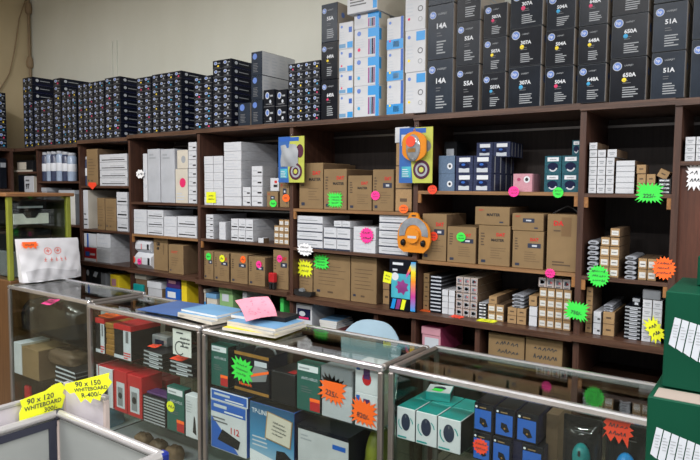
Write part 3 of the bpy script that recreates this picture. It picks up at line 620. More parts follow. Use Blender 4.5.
# ================================================================== bays: white boxes and cartons
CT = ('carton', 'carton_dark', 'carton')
def ct_print(style, seed=0):
    def f(w_, d, h_):
        out = {}
        if style in ('master', 'navy', 'small', 'smallnavy'):
            sm = style.startswith('small')
            if not sm:
                out['lettering'] = MB().text('F', 0, 'DAT', w_*.08, h_*.74, h_*.085 if h_ > w_ else h_*.11, 'red_print', wmax=w_*.32, bold=.04)
                if style == 'master': out['lettering'].text('F', 0, 'MASTER', -w_*.08, h_*.61, h_*.07, 'print_black', wmax=w_*.5, bold=.03)
                else: out['label'] = MB().rect('F', 0, w_*.0, h_*.56, w_*.42, h_*.68, 'navy_print').rect('F', 0, w_*.14, h_*.595, w_*.3, h_*.645, 'print_pale', .0012)
                out['small_print'] = MB().lines('F', 0, -w_*.42, h_*.5, -w_*.28, h_*.85, 5, 'carton_print', .5, seed).lines('F', 0, -w_*.1, h_*.2, w_*.4, h_*.5, 5, 'carton_print', .15, seed+1).rect('F', 0, -w_*.4, h_*.07, -w_*.26, h_*.14, 'navy_print')
            else:
                out['lettering'] = MB().text('F', 0, 'DAT', -w_*.38, h_*.78, h_*.1, 'red_print', wmax=w_*.2)
                if style == 'small': out['lettering'].text('F', 0, 'MASTER', -w_*.15, h_*.5, h_*.16, 'print_black', wmax=w_*.42, bold=.03)
                else: out['label'] = MB().rect('F', 0, -w_*.15, h_*.48, w_*.22, h_*.72, 'navy_print').rect('F', 0, -w_*.05, h_*.56, w_*.12, h_*.64, 'print_pale', .0012)
                out['small_print'] = MB().rect('F', 0, w_*.22, h_*.14, w_*.33, h_*.22, 'navy_print')
        elif style == 'lines': out['small_print'] = MB().lines('F', 0, -w_*.35, h_*.3, w_*.4, h_*.8, 6, 'carton_print', .14, seed).rect('F', 0, -w_*.4, h_*.12, -w_*.3, h_*.17, 'navy_print').rect('F', 0, -w_*.1, h_*.12, w_*.05, h_*.16, 'carton_print')
        elif style == 'code': out['lettering'] = MB().text('F', 0, 'GB', -w_*.28, h_*.76, h_*.1, 'print_black', bold=.04).text('F', 0, '49', -w_*.28, h_*.62, h_*.1, 'print_black', bold=.04); out['small_print'] = MB().rect('F', 0, w_*.2, h_*.5, w_*.24, h_*.8, 'carton_print')
        elif style == 'mark': out['small_print'] = MB().lines('F', 0, -w_*.3, h_*.72, w_*.2, h_*.82, 2, 'red_print', .3, seed).lines('F', 0, -w_*.3, h_*.3, w_*.2, h_*.62, 4, 'carton_print', .14, seed+2).rect('F', 0, -w_*.4, h_*.1, -w_*.3, h_*.14, 'navy_print')
        elif style == 'plainred': out['lettering'] = MB().text('F', 0, 'DA', -w_*.28, h_*.8, h_*.09, 'red_print', bold=.04); out['small_print'] = MB().lines('F', 0, -w_*.28, h_*.7, w_*.1, h_*.76, 1, 'carton_print').lines('F', 0, -w_*.3, h_*.1, w_*.35, h_*.2, 2, 'carton_print', .5); out['tape'] = MB().rect('F', 0, -w_*.02, h_*.62, w_*.3, h_*.95, 'carton_tape')
        elif style == 'pen': out['handwriting'] = MB().scrib('F', 0, -w_*.3, h_*.35, w_*.4, h_*.85, 2, 'ink', .004, seed=seed)
        if style not in ('pen', 'lines'): out['seam'] = MB().rect('T', h_, -w_/2, d*.48, w_/2, d*.52, 'carton_tape')
        return out
    return f
GC = 'brown ink cartons on the shelves'
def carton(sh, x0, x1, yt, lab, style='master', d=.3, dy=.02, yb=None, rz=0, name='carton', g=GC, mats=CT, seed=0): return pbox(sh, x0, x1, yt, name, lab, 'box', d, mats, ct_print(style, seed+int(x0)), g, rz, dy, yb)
# bay 5 upper: cartons
carton('5a', 299, 323, 163, 'brown carton, tallest of the four, left end below the bagged disc card')
carton('5a', 323.4, 346.5, 169, 'brown carton with a green jagged tag low on its front')
carton('5a', 347.5, 371.6, 175.5, 'brown carton, shortest of the four, with pink dot at its right edge')
carton('5a', 372.2, 393.5, 169.5, 'brown carton with navy label, right of the pink dot', 'navy')
carton('5a', 325, 348, 165.5, 'flat brown carton peeking out behind the green-tagged carton', 'lines', .1, .335)
stack('5a', 395, 411.5, 143, 1, 3, 'tan_plain', 'small brown carton', 'in the column behind the orange mouse pack', name='carton', depth=.2, group='narrow cartons in one column')
pbox('5a', 394.5, 409.5, 127, 'ink_box', 'small white box with red print on top of the narrow carton column', 'box', .2, WH, lambda w_, d, h_: {'lettering': MB().lines('F', 0, -w_*.1, h_*.6, w_*.4, h_*.85, 2, 'red_print', .4)}, yb=142.8)
# bay 5 middle: white paper boxes
stack('5b', 297, 322.5, 216, 1, 4, 'white_lines', 'white paper box', 'left stack under the brown cartons', name='paper_box', depth=.3)
stack('5b', 325, 333, 222, 1, 1, 'white_plain', 'plain grey-white box', 'filling the gap behind two small white stacks', name='paper_box', depth=.1, dy=.3)
stack('5b', 323.5, 350, 228, 2, 2, 'white_lines', 'white striped box', 'in low double stack left of pink burst', name='paper_box', depth=.25)
stack('5b', 333.5, 350, 221, 2, 1, 'white_lines', 'white striped box', 'upper layer left of pink burst', name='paper_box', depth=.25, ybot=227.8)
stack('5b', 353, 375.5, 227, 1, 2, 'white_plain', 'plain white box', 'behind the round pink burst', name='paper_box', depth=.3)
stack('5b', 378.5, 408, 213.5, 1, 5, 'white_lines', 'wide white box', 'in stack behind the orange headset pack', name='paper_box', depth=.3)
# bay 5 lower: large cartons
carton('5B', 294.5, 312.5, 259, 'brown carton with a yellow burst tag, left end of the lower bay', 'lines', dy=.06)
carton('5B', 313, 350, 254.5, 'widest brown carton with a green tag on its upper left', 'lines', dy=.06, d=.32)
carton('5B', 350.4, 376.5, 257, 'brown carton right of the widest one, faint printed lines', 'lines', dy=.06, d=.3)
stack('5B', 382.5, 390, 275, 1, 2, 'tan_plain', 'small brown box', 'behind the photo paper packet', name='carton', depth=.2, dy=.1)
# bay 4
stack('4a', 204.3, 223, 156, 2, 6, 'white_plain', 'small white box', 'left stack with the yellow note', name='ink_box', depth=.3)
stack('4a', 224, 241.5, 142, 1, 7, 'white_plain', 'long white box', 'tall stack in middle of shelf', name='ink_box', depth=.38)
stack('4a', 242.5, 250.5, 187, 1, 2, 'white_tick', 'small white box with black mark', 'beside the tall white stack', name='ink_box', depth=.14)
stack('4a', 251.5, 262.5, 166, 1, 4, 'white_tick', 'white box with black band', 'in the four-high stack', name='ink_box', depth=.14)
pbox('4a', 263.5, 271, 167, 'ink_box', 'grey-white upright box behind the small brown cartons', 'box', .15, ('grey_white', 'grey_white', 'grey_white'), lambda w_, d, h_: {'lettering': MB().lines('F', 0, -w_*.2, h_*.3, w_*.3, h_*.8, 4, 'red_print', .2)}, dy=.24)
carton('4a', 266.5, 278, 191.5, 'small brown carton with a green round sticker', 'smallnavy', .2, g=None)
pbox('4a', 270, 279, 178, 'ink_box', 'small white box on the green-stickered brown carton', 'box', .16, WH, lambda w_, d, h_: {'lettering': MB().rect('F', 0, 0, h_*.6, w_*.3, h_*.8, 'red_print').rect('F', 0, -w_*.1, h_*.3, w_*.35, h_*.5, 'print_black')}, yb=191.2)
carton('4a', 279.5, 289.3, 181, 'brown carton with an orange round sticker, beside the upright', 'smallnavy', .2, g=None)
stack('4b', 206, 213.5, 214.5, 1, 4, 'white_tick', 'narrow white box', 'stack at left end below the yellow note', name='ink_box', depth=.34)
stack('4b', 219, 225.5, 222, 1, 1, 'white_plain', 'single upright white box', 'between two white stacks below the yellow note', name='ink_box', depth=.2)
stack('4b', 231, 253, 219, 3, 2, 'white_band', 'white banded box', 'long double stack below the tall white stack', name='ink_box', depth=.38)
stack('4b', 258, 263.5, 238, 1, 1, 'white_flat', 'tiny white flat box', 'lying before the long white boxes', name='ink_box', depth=.06, dy=.015)
stack('4b', 274, 289, 219.5, 3, 4, 'tan_label', 'tan box with white label', 'small block beside fifth upright', name='ink_box', depth=.25, skip=((0, 3),))
G4 = 'brown cartons with coloured price dots'
for x0, x1, yt, cn in ((198.5, 213.5, 251, 'green'), (214, 229, 252.5, 'yellow'), (230.5, 247.5, 254, 'orange'), (248.3, 265, 257, 'pink')):
    carton('4B', max(x0, 203.3), x1, yt, f'brown carton with a {cn} price dot, in the row of four', 'navy', .28, .03, g=G4)
carton('4B', 273, 288.5, 250, 'tall brown carton with pink price dot, standing right of the red punch', 'navy', .26, .03, g=G4)
# bay 3
stack('3a', 143.5, 147.8, 153.5, 1, 1, 'white_plain', 'thin bluish white box', 'left of two tall white boxes', name='paper_box', depth=.3)
for i, (x0, x1) in enumerate(((148, 160.5), (161, 175))):
    pbox('3a', x0, x1, 149, 'paper_box', f'tall white upright box, {("left","right")[i]} of the pair', 'box', .3, ('grey_white', 'white_side', 'white_card'), lambda w_, d, h_: {'lettering': MB().lines('F', 0, -w_*.35, h_*.82, w_*.2, h_*.94, 2, 'print_grey', .5)}, 'tall white upright boxes')
def pm(w_, d, h_): return {'lettering': MB().disc('F', 0, w_*.1, h_*.6, w_*.25, h_*.14, 'dot_magenta', 12).lines('F', 0, -w_*.4, h_*.1, w_*.3, h_*.35, 3, 'print_pale', .4)}
pbox('3a', 175.5, 188, 169, 'ink_box', 'cream white box with a magenta spot, lower of two', 'box', .3, ('cream_card', 'white_side', 'white_card'), pm)
pbox('3a', 177, 188, 150, 'ink_box', 'cream white box with a grey smudge, on the magenta-spotted one', 'box', .3, ('cream_card', 'white_side', 'white_card'), lambda w_, d, h_: {'lettering': MB().disc('F', 0, w_*.1, h_*.5, w_*.2, h_*.2, 'print_grey', 12)}, yb=168.8)
stack('3a', 188.6, 196.8, 142, 1, 7, 'white_tick', 'small white box with black mark', 'slim tall stack by fourth upright', name='ink_box', depth=.3)
stack('3b', 133, 147, 209.5, 1, 2, 'white_plain', 'white box', 'left stack above the rolls', name='ink_box', depth=.3)
stack('3b', 147.4, 163.5, 210, 1, 3, 'white_band', 'white box with black print', 'second stack above the rolls', name='ink_box', depth=.3)
stack('3b', 164, 177, 216.5, 1, 2, 'white_plain', 'plain white box', 'third stack above two brown cartons', name='ink_box', depth=.3)
stack('3b', 177.4, 196.8, 216.5, 1, 2, 'white_band', 'white banded box', 'right stack above two brown cartons', name='ink_box', depth=.3)
carton('3B', 153.7, 168, 238, 'brown carton with black letters, behind the red-marked carton', 'code', .3, .05, g=None)
carton('3B', 168.5, 183.5, 245, 'brown carton with small red marking and visible side', 'mark', .26, .0, g=None)
# bay 2
carton('2a', 87, 98, 149, 'upright brown box left of the white strapped stack', 'lines', .3, g=None)
stack('2a', 100, 127.5, 154, 1, 4, 'white_band', 'wide white strapped box', 'top shelf left of the third upright', name='paper_box', depth=.3)
pbox('2b', 81, 88.5, 190, 'paper_box', 'tall white box with cream side at the left end', 'box', .32, ('white_card', 'cream_card', 'white_card'), lambda w_, d, h_: {'lettering': MB().lines('F', 0, -w_*.4, h_*.1, w_*.4, h_*.5, 3, 'print_black', .2), 'side_print': MB().rect('R', w_/2, d*.3, h_*.25, d*.36, h_*.6, 'print_line')})
carton('2b', 97.5, 105, 198, 'narrow brown box with white dot, left of the pair', 'lines', .25, g=None); carton('2b', 105.5, 116.5, 199, 'brown box with two white dots, right of the pair', 'lines', .25, g=None)
stack('2b', 117, 128, 192, 1, 3, 'white_band', 'white banded box', 'stack right of the narrow brown boxes', name='paper_box', depth=.3)
pbox('2B', 80, 96.5, 247.5, 'paper_box', 'red and white box with blue print beside the white bag', 'box', .3, ('red_card', 'cream_card', 'white_card'), lambda w_, d, h_: {'label': MB().rect('F', 0, -w_*.4, h_*.35, -w_*.05, h_*.7, 'royal_print').rect('F', 0, -w_*.5, 0, w_*.5, h_*.2, 'print_white').rect('F', 0, w_*0, h_*.45, w_*.4, h_*.6, 'print_pale', .0011)})
pbox('2B', 80, 96.5, 233.5, 'paper_box', 'white box with a blue stripe on the red one', 'box', .3, WH, lambda w_, d, h_: {'label': MB().rect('F', 0, -w_*.25, 0, -w_*.12, h_, 'royal_print')}, yb=247.3)
stack('2B', 97, 111, 233.5, 1, 2, 'white_plain', 'white paper ream box', 'stack behind the counter glass, near rolls', name='paper_box', depth=.32)
# bay 6 upper: mouse cases
GM = 'small clear mouse cases'
stack('6a', 438, 454.5, 155.5, 1, 2, 'cam_box', 'blue webcam box', 'with a round white lens, beside the yellow disc card', name='webcam_box', depth=.16, group=GM)
stack('6a', 455, 491, 155.5, 2, 2, 'mouse_case', 'navy clear mouse case', 'front block on the upper shelf', name='mouse_case', depth=.34, group=GM)
stack('6a', 476, 510, 142, 2, 1, 'mouse_case', 'navy clear mouse case', 'upper layer behind the front block', name='mouse_case', depth=.2, dy=.14, ybot=157.2, group=GM)
pbox('6a', 443, 456, 141.5, 'webcam_box', 'dark box with a white label behind the webcam boxes', 'box', .15, ('dark_plastic',)*3, lambda w_, d, h_: {'label': MB().rect('F', 0, -w_*.3, h_*.6, w_*.3, h_*.85, 'print_pale')}, dy=.22)
stack('6a', 512.5, 532, 173.5, 1, 1, 'cam_box', 'pink camera box', 'with a round lens, right of the navy mouse cases', name='webcam_box', depth=.14)
def pinkbox():
    o = [q for q in bpy.data.objects if q.get('label', '').startswith('pink camera')][0]
    m = MB().box(-.5, .5, 0, 1, 0, 1, 'pink_card', 'pink_card', 'pink_card').disc('F', 0, .22, .68, .17, .19, 'print_white', 12, .005).disc('F', 0, .22, .68, .09, .1, 'print_black', 10, .008).disc('F', 0, -.2, .68, .1, .1, 'pink_dark', 10, .005); o.data = m.mesh('pink_box')
pinkbox()
stack('6a', 543.5, 579, 155.5, 2, 2, 'teal_case', 'teal clear mouse case', 'block beside the seventh upright', name='mouse_case', depth=.2, group=GM)
stack('6a', 571.5, 580.5, 140, 1, 1, 'teal_case', 'teal clear mouse case', 'alone on top of the teal block', name='mouse_case', depth=.12, ybot=155.2, dy=.05, group=GM)
# bay 6 middle: cartons
carton('6b', 421.5, 446, 214, 'brown carton with a round orange sticker, left end of shelf', 'navy', .26)
carton('6b', 447.5, 459, 215.5, 'plain brown carton half hidden behind the green-stickered one', 'mark', .1, .335)
carton('6b', 446.5, 475.5, 227, 'brown carton with a round green sticker', 'navy', .26)
carton('6b', 477.5, 509.5, 225.7, 'brown carton printed in black, carrying a flat carton', 'master', .3)
carton('6b', 474.5, 509.5, 207, 'flat brown carton with black lettering, on top of another carton', 'small', .3, yb=225.4)
carton('6b', 511.5, 543, 231.2, 'brown carton with navy label, second from the right end', 'navy', .28)
carton('6b', 511.5, 543.5, 213.5, 'flat brown carton with a navy label, on top of another carton', 'smallnavy', .28, yb=231)
sc_ = carton('6b', 545.5, 577.5, 214.5, 'tall taped brown carton with a black strap loop on top', 'plainred', .3)
b_ = sc_.data; hh = max(v.co.z for v in b_.vertices); ww = max(v.co.x for v in b_.vertices)
MB().tube([(-ww*.9, .06, hh), (-ww*.4, .08, hh+.025), (0, .09, hh+.04), (ww*.4, .08, hh+.028), (ww*.95, .06, hh)], .004, 6, 'rubber').build('strap', sc_)
# bay 6 lower
stack('6B', 418, 429, 273, 1, 4, 'tan_plain', 'brown box', 'column right of the photo paper packet', name='carton', depth=.3, dy=.08)
stack('6B', 430, 441, 276, 1, 10, 'slate', 'flat black and white box', 'tall flat stack, lower shelf', name='flat_box', depth=.38, dy=.05)
stack('6B', 441.5, 454.5, 290, 2, 4, 'white_flat', 'small white box', 'block left of the picture boxes', name='ink_box', depth=.2, dy=.05)
stack('6B', 455.3, 477, 277.5, 3, 5, 'picture', 'picture-print ink box', 'block on lower shelf', name='ink_box', depth=.36, dy=.05)
stack('6B', 478, 486.8, 303, 1, 5, 'tape_row', 'striped black packet', 'right of the picture boxes', name='flat_box', depth=.25, dy=.05)
stack('6B', 487.3, 503.5, 304.2, 2, 2, 'tan_label', 'tan box with white label', 'under the long brown box', name='ink_box', depth=.25, dy=.05)
stack('6B', 488.5, 497, 296.3, 1, 1, 'tan_plain', 'long brown box', 'lying on the tan labelled boxes', name='carton', depth=.34, dy=.05, ybot=304)
stack('6B', 507, 526, 308, 2, 2, 'tan_plain', 'dark tan box', 'under the grey foil packets', name='ink_box', depth=.3, dy=.05)
stack('6B', 511.5, 524, 293.5, 1, 4, 'wave', 'grey foil packet', 'on the dark tan boxes', name='foil_packet', cat='packet', depth=.34, dy=.05, ybot=307.8)
stack('6B', 528.5, 537, 306.5, 1, 2, 'white_flat', 'white box', 'under the brown one, left of the tan wall', name='ink_box', depth=.25, dy=.05)
stack('6B', 528.5, 537, 296, 1, 1, 'tan_plain', 'small brown box', 'on two white boxes, left of the tan wall', name='carton', depth=.25, dy=.05, ybot=306.3)
stack('6B', 538, 570.5, 288.8, 4, 4, 'tan_label', 'tan labelled box', 'wall of boxes by seventh upright', name='ink_box', depth=.22, dy=.05)
stack('6B', 538, 570.5, 278.5, 4, 1, 'picture', 'white picture box', 'row on top of the tan wall', name='ink_box', depth=.2, dy=.05, ybot=288.6)
# bay 7 upper
stack('7a', 587.8, 613.5, 157.5, 3, 4, 'white_label', 'small white labelled box', 'block right of seventh upright', name='ink_box', depth=.25)
stack('7a', 589, 606, 149.8, 2, 1, 'white_label', 'small white labelled box', 'fifth layer right of seventh upright', name='ink_box', depth=.25, ybot=157.3)
stack('7a', 589, 597.5, 142.5, 1, 1, 'white_label', 'small white labelled box', 'alone on the very top by seventh upright', name='ink_box', depth=.25, ybot=149.6)
stack('7a', 607, 617, 149.2, 1, 1, 'white_label', 'small white labelled box', 'on top between block and flat white stack', name='ink_box', depth=.25, ybot=157.3)
stack('7a', 614.8, 634, 160.5, 1, 6, 'white_flat', 'flat white box', 'stack left of the small tan cubes', name='ink_box', depth=.25)
stack('7a', 636, 655, 174, 2, 2, 'tan_plain', 'small tan cube', 'behind the green 225 tag', name='ink_box', depth=.1)
stack('7a', 636, 646, 164.5, 1, 1, 'tan_plain', 'small tan cube', 'alone on top of the left tan column', name='ink_box', depth=.1, ybot=173.8)
o = ubox('ink_box', 'tan_plain', AY(661, 176.5, D+.03).x, D+.03, AY(661, 178, D+.03).z, .042, .1, .038, 'small tan cube tipped on edge on the striped packets', 'box'); o.rotation_euler = (0, math.radians(28), 0)
stack('7a', 657.5, 671, 178.5, 1, 4, 'tape_row', 'striped black and white packet', 'below the tipped tan cube', name='flat_box', depth=.2)
# bay 7 middle
stack('7b', 586.5, 598, 239, 1, 7, 'wave', 'silver foil packet', 'pile at left of the stepped tan boxes', name='foil_packet', cat='packet', depth=.22)
stack('7b', 598.8, 618.5, 246.5, 2, 3, 'tan_label', 'tan box with white label', 'base of the stepped pile', name='ink_box', depth=.25)
stack('7b', 600.5, 619.5, 237.3, 2, 1, 'tan_label', 'tan box with white label', 'fourth layer of the stepped pile', name='ink_box', depth=.25, ybot=246.3)
stack('7b', 610, 620, 228.2, 1, 1, 'tan_label', 'tan box with white label', 'topmost of the stepped pile', name='ink_box', depth=.25, ybot=237.1)
stack('7b', 624, 636, 254.5, 1, 5, 'wave', 'silver foil packet', 'pile left of the orange burst tag', name='foil_packet', cat='packet', depth=.22)
stack('7b', 637.3, 656, 258.5, 2, 2, 'tan_label', 'tan box with white label', 'behind the orange burst tag', name='ink_box', depth=.22)
# bay 7 lower
stack('7B', 584.8, 591.8, 287, 1, 5, 'tan_plain', 'narrow brown box', 'column below the green round burst', name='ink_box', depth=.2, dy=.06)
stack('7B', 592.5, 600.5, 311.5, 1, 2, 'white_tick', 'small white box', 'left of the tan boxes, lower right bay', name='ink_box', depth=.2, dy=.04)
stack('7B', 602, 614, 312, 1, 2, 'tan_plain', 'tan box', 'under silver packets, lower right bay', name='ink_box', depth=.3, dy=.04)
stack('7B', 603, 613, 304, 1, 3, 'wave', 'silver packet', 'on the tan boxes, lower right bay', name='foil_packet', cat='packet', depth=.3, dy=.05, ybot=311.8)
stack('7B', 623.5, 640, 306, 1, 9, 'flat_dark', 'flat dark box', 'stack left of the white labelled boxes', name='flat_box', depth=.2, dy=.04)
stack('7B', 632, 640, 297.5, 1, 1, 'flat_dark', 'small grey box', 'on top of the flat dark stack', name='flat_box', depth=.15, dy=.05, ybot=305.8)
stack('7B', 640.8, 661, 300, 2, 5, 'white_label', 'white labelled box', 'behind the yellow jagged tag', name='ink_box', depth=.2, dy=.04)
pbox('7B', 642, 661, 290, 'flat_box', 'grey box lying on the white labelled boxes', 'box', .2, ('grey_plastic', 'dark_plastic', 'grey_plastic'), dy=.04, yb=299.8)
# bay 8
stack('8a', 684.2, 706, 136.5, 2, 3, 'white_label', 'white labelled box', 'at the right picture edge', name='ink_box', depth=.2)
# ================================================================== price tags
def outline(kind, w_, h_, n, seed):
    R = random.Random(seed); pts = []
    if kind == 'dot':
        for k in range(2*n): a = math.pi*k/n; q = 1 if k % 2 else .93; pts.append((w_/2*q*math.cos(a), h_/2*q*math.sin(a)))
    elif kind == 'burst':
        for k in range(2*n): a = math.pi*k/n; q = R.uniform(.94, 1) if k % 2 else .76; pts.append((w_/2*q*math.cos(a), h_/2*q*math.sin(a)))
    elif kind == 'rect':
        per = []
        for k in range(n): per.append((-.5+(k+.5)/n, -.5))
        m = max(2, int(n*h_/w_))
        for k in range(m): per.append((.5, -.5+(k+.5)/m))
        for k in range(n): per.append((.5-(k+.5)/n, .5))
        for k in range(m): per.append((-.5, .5-(k+.5)/m))
        N = len(per)
        for k in range(N):
            a = per[k]; b = per[(k+1) % N]; q = R.uniform(.94, 1.1); pts.append((a[0]*w_*q, a[1]*h_*q))
            c = ((a[0]+b[0])/2, (a[1]+b[1])/2); pts.append((c[0]*w_*.7, c[1]*h_*.7))
    elif kind == 'note': pts = [(-w_/2, -h_/2), (w_/2, -h_/2*.96), (w_/2*.97, h_/2), (-w_/2, h_/2)]
    elif kind == 'splash':
        pts = [(-.5,-.45),(-.36,-.22),(-.2,-.5),(-.08,-.25),(.06,-.52),(.16,-.26),(.34,-.62),(.36,-.2),(.5,-.12),(.38,.02),(.5,.1),(.36,.2),(.42,.4),(.1,.42),(-.2,.46),(-.42,.5),(-.36,.34),(-.46,.2),(-.34,.1),(-.46,-.05),(-.34,-.12)]
        pts = [(a*w_, b*h_) for a, b in pts]
    elif kind == 'shield': pts = [(a*w_, b*h_) for a, b in ((0,-.5),(.5,.1),(.42,.45),(-.42,.5),(-.5,.1))]
    elif kind == 'fan':
        pts = [(-.5,.1),(-.4,-.12),(-.3,-.1),(-.24,-.3),(-.2,-.5),(-.1,-.36),(0,-.55),(.06,-.38),(.2,-.5),(.24,-.3),(.32,-.2),(.42,-.02),(.5,.14),(.44,.3),(.47,.5),(-.46,.26)]; pts = [(a*w_, b*h_) for a, b in pts]
    elif kind == 'flag':
        pts = [(-.5,-.5),(-.2,-.46),(.1,-.5),(.42,-.44),(.46,-.2),(.5,-.05),(.44,.1),(.5,.28),(.4,.5),(.24,.48),(.06,.34),(-.2,.3),(-.48,.24),(-.44,.0),(-.5,-.2)]; pts = [(a*w_, b*h_) for a, b in pts]
    return pts
def price_tag(label, loc, w_, h_, kind, mat, n=14, roll=0, rz=0, tilt=0, text=None, seed=0, lines=2, group='fluorescent paper price tags', ink='ink'):
    m = MB(); m.prism(outline(kind, w_, h_, n, seed), 0, .0012, mat)
    o = m.build('price_tag', None, loc); o.rotation_mode = 'XYZ'
    o.matrix_world = Matrix.Translation(loc) @ Matrix.Rotation(rz, 4, 'Z') @ Matrix.Rotation(tilt, 4, 'X') @ Matrix.Rotation(roll, 4, 'Y')
    tag(o, label, 'price tag', group); t = MB()
    if text:
        for (s_, u, v, hh, al) in text: t.text('F', 0, s_, u*w_, v*h_, hh*h_, ink, wmax=w_*.8, align=al, bold=.015)
    else: t.scrib('F', 0, -w_*.3, -h_*.28, w_*.3, h_*.3, lines, ink, seed=seed+5)
    if kind not in ('shield',):
        q = t.build('handwriting', o); q['kind'] = 'stuff'
    return o
def ptag(label, x, y, Y, wp_, hp_, kind, mat, **k):
    a = AY(x-wp_/2, y, Y); b = AY(x+wp_/2, y, Y); c = AY(x, y-hp_/2, Y); d = AY(x, y+hp_/2, Y)
    return price_tag(label, AY(x, y, Y), b.x-a.x, c.z-d.z, kind, mat, seed=int(x), **k)
E1 = D-.004; E2 = D-.034
ptag('small red-orange shield tag on the shelf edge below the upright brown box', 92.3, 186, E1, 8.5, 7.5, 'shield', 'f_redor')
ptag('small white burst tag beside the two tall white boxes', 140, 174, D+.006, 9, 10, 'burst', 'f_white', n=8, lines=1)
ptag('square yellow note on the left small white boxes', 211, 197.5, D+.017, 9.5, 11, 'note', 'f_yellow')
ptag('small green round tag below the fifth upright hanging card', 273, 203.5, D+.012, 7, 7.5, 'dot', 'f_green', lines=1)
ptag('orange round tag on the brown carton beside the fifth upright', 286, 198, D+.016, 7.5, 8, 'dot', 'f_orange', lines=1)
ptag('green jagged square tag on a brown carton front', 335, 200, D+.016, 15, 15.5, 'rect', 'f_green', n=5, lines=3)
ptag('pink round tag between two brown cartons', 375.3, 195.5, D+.014, 9, 9.5, 'dot', 'f_pink')
ptag('orange round tag below the blue and yellow disc card', 403.5, 209, D-.006, 9.5, 9, 'dot', 'f_orange')
ptag('red-orange round tag on the light shelf edge left of the webcam boxes', 432.3, 189.5, E1, 9.5, 9.5, 'dot', 'f_redor')
ptag('pink round tag on the light shelf edge under the pink camera box', 513.7, 191.5, E1, 11, 11, 'dot', 'f_pink')
ptag('green round tag on the light shelf edge under the teal cases', 558, 192.5, E1, 11, 11, 'dot', 'f_green')
ptag('large green jagged 225 tag on the dark shelf edge', 649.5, 193, E1, 28, 20, 'rect', 'f_green', n=6, text=[('225/-', 0, -.24, .2, 'c')], roll=.02)
ptag('round pink burst tag on plain white boxes', 366.5, 235.5, D+.014, 15, 17.5, 'burst', 'f_pink', n=16)
ptag('white burst tag hanging on the shelf edge under white paper boxes', 305, 249.5, E1, 17, 14, 'burst', 'f_white', n=13)
ptag('yellow burst tag on the carton at the lower bay left end', 305, 268.5, D+.052, 15, 17, 'rect', 'f_yellow', n=4)
ptag('green jagged tag on the widest brown carton', 321, 262, D+.05, 15, 15, 'rect', 'f_green', n=4, lines=3)
ptag('orange round tag beside the orange headset pack', 433.5, 236.3, D+.014, 8.5, 9.5, 'dot', 'f_redor')
ptag('green round tag on a brown carton with navy label', 461, 237, D+.014, 9.5, 9.5, 'dot', 'f_green')
ptag('pink scalloped tag on the shelf edge under the strapped carton', 550, 273.3, E1, 11.5, 10.5, 'burst', 'f_pink', n=14)
ptag('round green burst tag on the shelf edge by the seventh upright', 598.5, 276, E1, 23.5, 23.5, 'burst', 'f_green', n=20, lines=3)
ptag('large orange burst tag hanging at the eighth upright', 664, 268.3, E1, 25.5, 25, 'burst', 'f_orange', n=18, lines=3)
ptag('green jagged tag on the lower end of the seventh upright', 576.5, 311, D-.036, 24, 19, 'rect', 'f_green', n=6, text=[('750/-', 0, -.2, .2, 'c')], roll=.12)
ptag('yellow jagged tag on the white labelled boxes beside the green cartons', 654.5, 330, D+.02, 17, 25, 'rect', 'f_yellow', n=3, roll=-.5)
ptag('white burst tag on the brown door at the right picture edge', 694.5, 176.5, D+.02, 17, 27, 'rect', 'f_white', n=3)
for x, y, mt, cn in ((208.5, 256.5, 'f_green', 'green'), (222, 258.5, 'f_yellow', 'yellow'), (243, 259.5, 'f_orange', 'orange'), (258.7, 264.5, 'f_pink', 'pink')):
    ptag(f'small {cn} price dot on one of four cartons in a row', x, y, D+.026, 5.5, 7.5, 'dot', mt, lines=1, n=9)
ptag('small pink price dot on the carton beside the red punch', 279.5, 258.7, D+.026, 5.5, 7.5, 'dot', 'f_pink', lines=1, n=9)
def flat_tag(label, x, y, z, w_, d_, mat, kind='splash', rz=0, tilt=-1.45, n=8): return price_tag(label, AZ(x, y, z), w_, d_, kind, mat, rz=rz, tilt=tilt, n=n)
flat_tag('orange paper tag lying on the shelf beside the photo paper packet', 424, 310.5, .952, .11, .06, 'f_orange')
flat_tag('red-orange paper tag lying in front of the picture boxes', 457, 316.5, .956, .08, .05, 'f_redor')
flat_tag('yellow paper tag lying in front of the tan labelled boxes', 487, 320.5, .956, .1, .05, 'f_yellow', 'rect')

